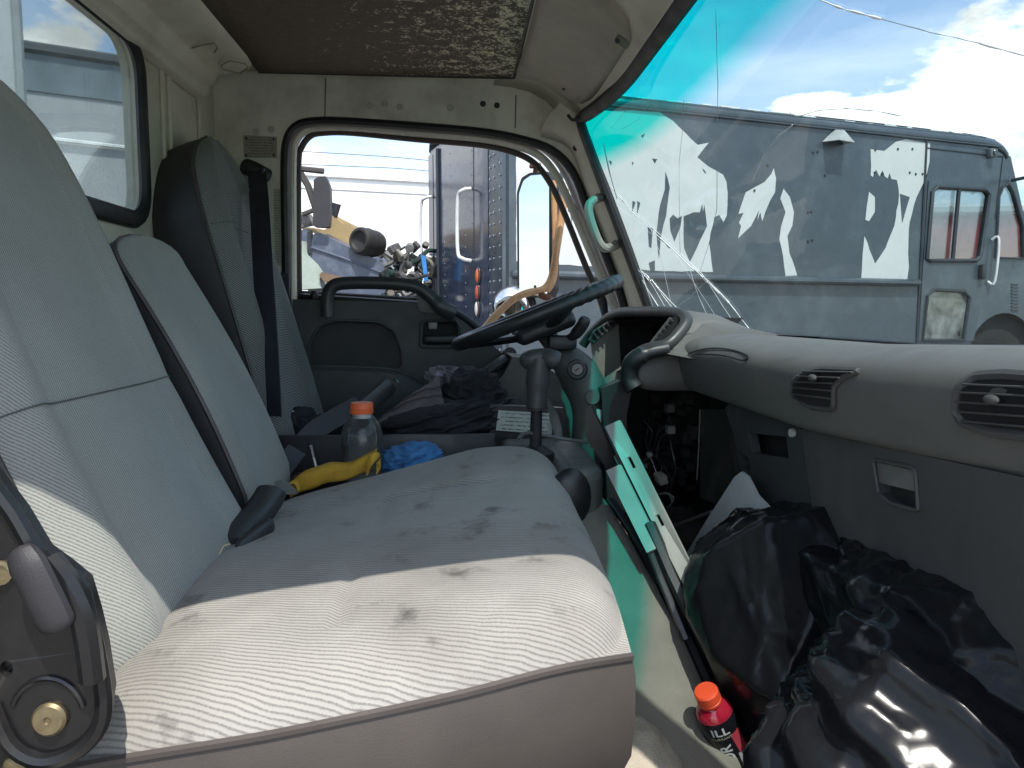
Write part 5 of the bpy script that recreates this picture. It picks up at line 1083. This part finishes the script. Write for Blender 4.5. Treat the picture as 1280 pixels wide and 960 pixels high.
# red drink bottle
c1 = U(883, 866, .93); c0 = U(938, 1000, .975); dax = (c1-c0).normalized(); TL = (c1-c0).length
q = dax.to_track_quat('Z', 'X'); face = -(c1.normalized()); face = (face-dax*face.dot(dax)).normalized(); side = dax.cross(face)
m4 = Matrix((side, -face, dax)).transposed()      # local -y faces the viewer
m4 = m4.to_4x4() @ Matrix.Scale(.78, 4); m4.translation = c1-dax*.19*.78
db = thing('drink_bottle', 'red drink bottle with orange cap and black lettered label wedged beside the trash bag', 'bottle', None, matrix=m4)
obj('body', *lathe([(.030, 0), (.033, .006), (.033, .138), (.0315, .150), (.026, .160), (.019, .166), (.0165, .169), (.0165, .172)], 32), mat('red_drink', (.32, .012, .03), .12, coat=.6, var=.3, vs=30), db, smooth=60)
obj('label', *lathe([(.0337, .012), (.0338, .02), (.0338, .132), (.0335, .143), (.0320, .150)], 40), mat('black_label', (.010, .010, .013), .3), db, smooth=60)
obj('cap', *lathe([(.0195, .170), (.0205, .172), (.0205, .1765), (.0198, .177), (.0198, .178), (.0205, .1785), (.0203, .193), (.018, .196)], 32), mat('red_orange_cap', (.75, .085, .03), .4), db)
def wrap_text(txt, size, rot, u0, v0, name, m, parent, r, bold=.0, sx=1.0):
    cu_ = bpy.data.curves.new('t', 'FONT'); cu_.body = txt; cu_.size = size; cu_.offset = bold; cu_.align_x = 'LEFT'
    to = bpy.data.objects.new('t', cu_); COL.objects.link(to); dg_ = bpy.context.evaluated_depsgraph_get(); me = to.evaluated_get(dg_).to_mesh()
    bm = bmesh.new(); bm.from_mesh(me); bmesh.ops.triangulate(bm, faces=bm.faces); bmesh.ops.subdivide_edges(bm, edges=bm.edges, cuts=2, use_grid_fill=True)
    vs = []
    for v in bm.verts:
        a, b = v.co.x*sx, v.co.y
        if rot: a, b = -b, a
        a += u0; b += v0; th = a/r; vs.append((r*math.sin(th), -r*math.cos(th), b))
    bm.verts.index_update(); fs = [tuple(v.index for v in f.verts) for f in bm.faces]; bm.free()
    COL.objects.unlink(to); bpy.data.objects.remove(to)
    return obj(name, vs, fs, m, parent, smooth=0)
pale = mat('label_white', (.62, .64, .62), .4)
wrap_text('ARMOR', .0275, True, .004, .010, 'lettering', pale, db, .0345, .0006)
wrap_text('ILL', .022, False, -.020, .127, 'lettering', pale, db, .0343, .0004, 1.15)
wrap_text('CURRANT', .0075, False, -.022, .118, 'lettering', mat('label_grey', (.4, .42, .3), .4), db, .0344)
v_ = []; f_ = []
for i in range(9):
    for j in range(9):
        th = (.010+.020*j/8+.006*(1-i/8))/.0342; v_.append((.0343*math.sin(th), -.0343*math.cos(th), .072+.05*i/8))
for i in range(8):
    for j in range(8): f_.append((i*9+j, i*9+j+1, i*9+j+10, i*9+j+9))
obj('label_panel', v_, f_, mat('label_red', (.42, .05, .07), .35), db, smooth=60)

# ------------------------------------------------------------------ trash bags
def bag_mat():
    m, n, l, o = nodes('black_bin_liner'); b = bsdf(n, l, o, .2, 0, .2); b.inputs['Base Color'].default_value = (.009, .0095, .011, 1)
    t = n.new('ShaderNodeTexCoord').outputs['Object']
    mp = n.new('ShaderNodeMapping'); mp.inputs['Scale'].default_value = (1, 1, .45); l.new(t, mp.inputs[0])
    v = n.new('ShaderNodeTexNoise'); v.noise_type = 'RIDGED_MULTIFRACTAL'; v.inputs['Scale'].default_value = 13; v.inputs['Detail'].default_value = 6; l.new(mp.outputs[0], v.inputs['Vector'])
    bp = n.new('ShaderNodeBump'); bp.inputs['Strength'].default_value = .45; bp.inputs['Distance'].default_value = .008; l.new(v.outputs['Fac'], bp.inputs['Height']); l.new(bp.outputs[0], b.inputs['Normal'])
    l.new(ramp(n, l, tnoise(n, l, t, 25, 4), .3, .7, (.13,)*3, (.30,)*3), b.inputs['Roughness']); return m
bagm = bag_mat()
def crumple(seed, nf, hmin, fold, tie, soft=.012):
    rg = random.Random(seed); pl_ = []
    for _ in range(nf):
        d = Vector((rg.gauss(0, 1), rg.gauss(0, 1), rg.gauss(0, 1))).normalized(); pl_.append((d, rg.uniform(hmin, 1.0)))
    tie = Vector(tie).normalized(); tx = tie.orthogonal().normalized(); ty = tie.cross(tx)
    def vor(p, k, w):
        ds = noise.voronoi(p*k)[0]; return math.exp(-(ds[1]-ds[0])*w)
    def f(d):
        r = 9
        for n_, h in pl_:
            c = n_.dot(d)
            if c > .2: r = min(r, h/c)
        r = min(r, 1.15)
        ang = math.atan2(d.dot(ty), d.dot(tx)); up_ = d.dot(tie); near = max(0, (up_+.15)/1.15)
        rd = 1-abs(noise.noise((math.cos(ang)*3.2+seed, math.sin(ang)*3.2, up_*.7)))*2
        r += fold*(rd*near*1.3)
        q = d+Vector((noise.noise(d*1.7+Vector((seed, 0, 0))), noise.noise(d*1.7+Vector((0, seed, 0))), noise.noise(d*1.7+Vector((0, 0, seed)))))*.35
        p = q*1.5+Vector((seed, 0, 0)); pz = Vector((p.x, p.y, p.z*.45)); r += fold*.9*vor(pz, .95, 6)+fold*.45*vor(pz+Vector((3, 1, 2)), 2.1, 7)+fold*.20*vor(p+Vector((1, 7, 2)), 4.4, 7)+fold*.08*vor(p+Vector((2, 3, 9)), 9., 6)
        r += fold*.5*noise.noise(p*1.4)
        return r
    return f
def bag(label, c, rad, seed, nf, hmin, fold, tie, rot):
    o = obj('trash_bag', *blob(c, rad, crumple(seed, nf, hmin, fold, tie), 6, rot), bagm, smooth=180); return tag(o, label, 'trash bag', 'black trash bags in the passenger footwell')
bag('taut black trash bag, the higher one, leaning below the glove box', (.482, 1.02, -.455), (.145, .17, .20), 3, 22, .90, .030, (.3, -.6, -.75), Matrix.Rotation(R(-8), 3, 'Y'))
bag('crumpled black trash bag nearest the open door', (.525, .665, -.49), (.235, .205, .175), 12, 30, .84, .10, (-.5, .5, .7), Matrix.Rotation(R(10), 3, 'Z'))
bag('flat black trash bag pressed against the dashboard end', (.55, .78, -.375), (.14, .22, .14), 21, 20, .85, .08, (-.6, .6, .4), Matrix.Rotation(R(24), 3, 'Y'))

st = obj('straw', *tube([U(274, 697, .93)+Vector((0, 0, .004)), U(280, 690, .93)+Vector((0, 0, .008)), U(288, 686, .93)+Vector((0, 0, .006))], .0012, 5), mat('dry_straw', (.45, .38, .22), .8)); tag(st, 'tiny bit of dry straw in the crease of the bench seat', 'straw')
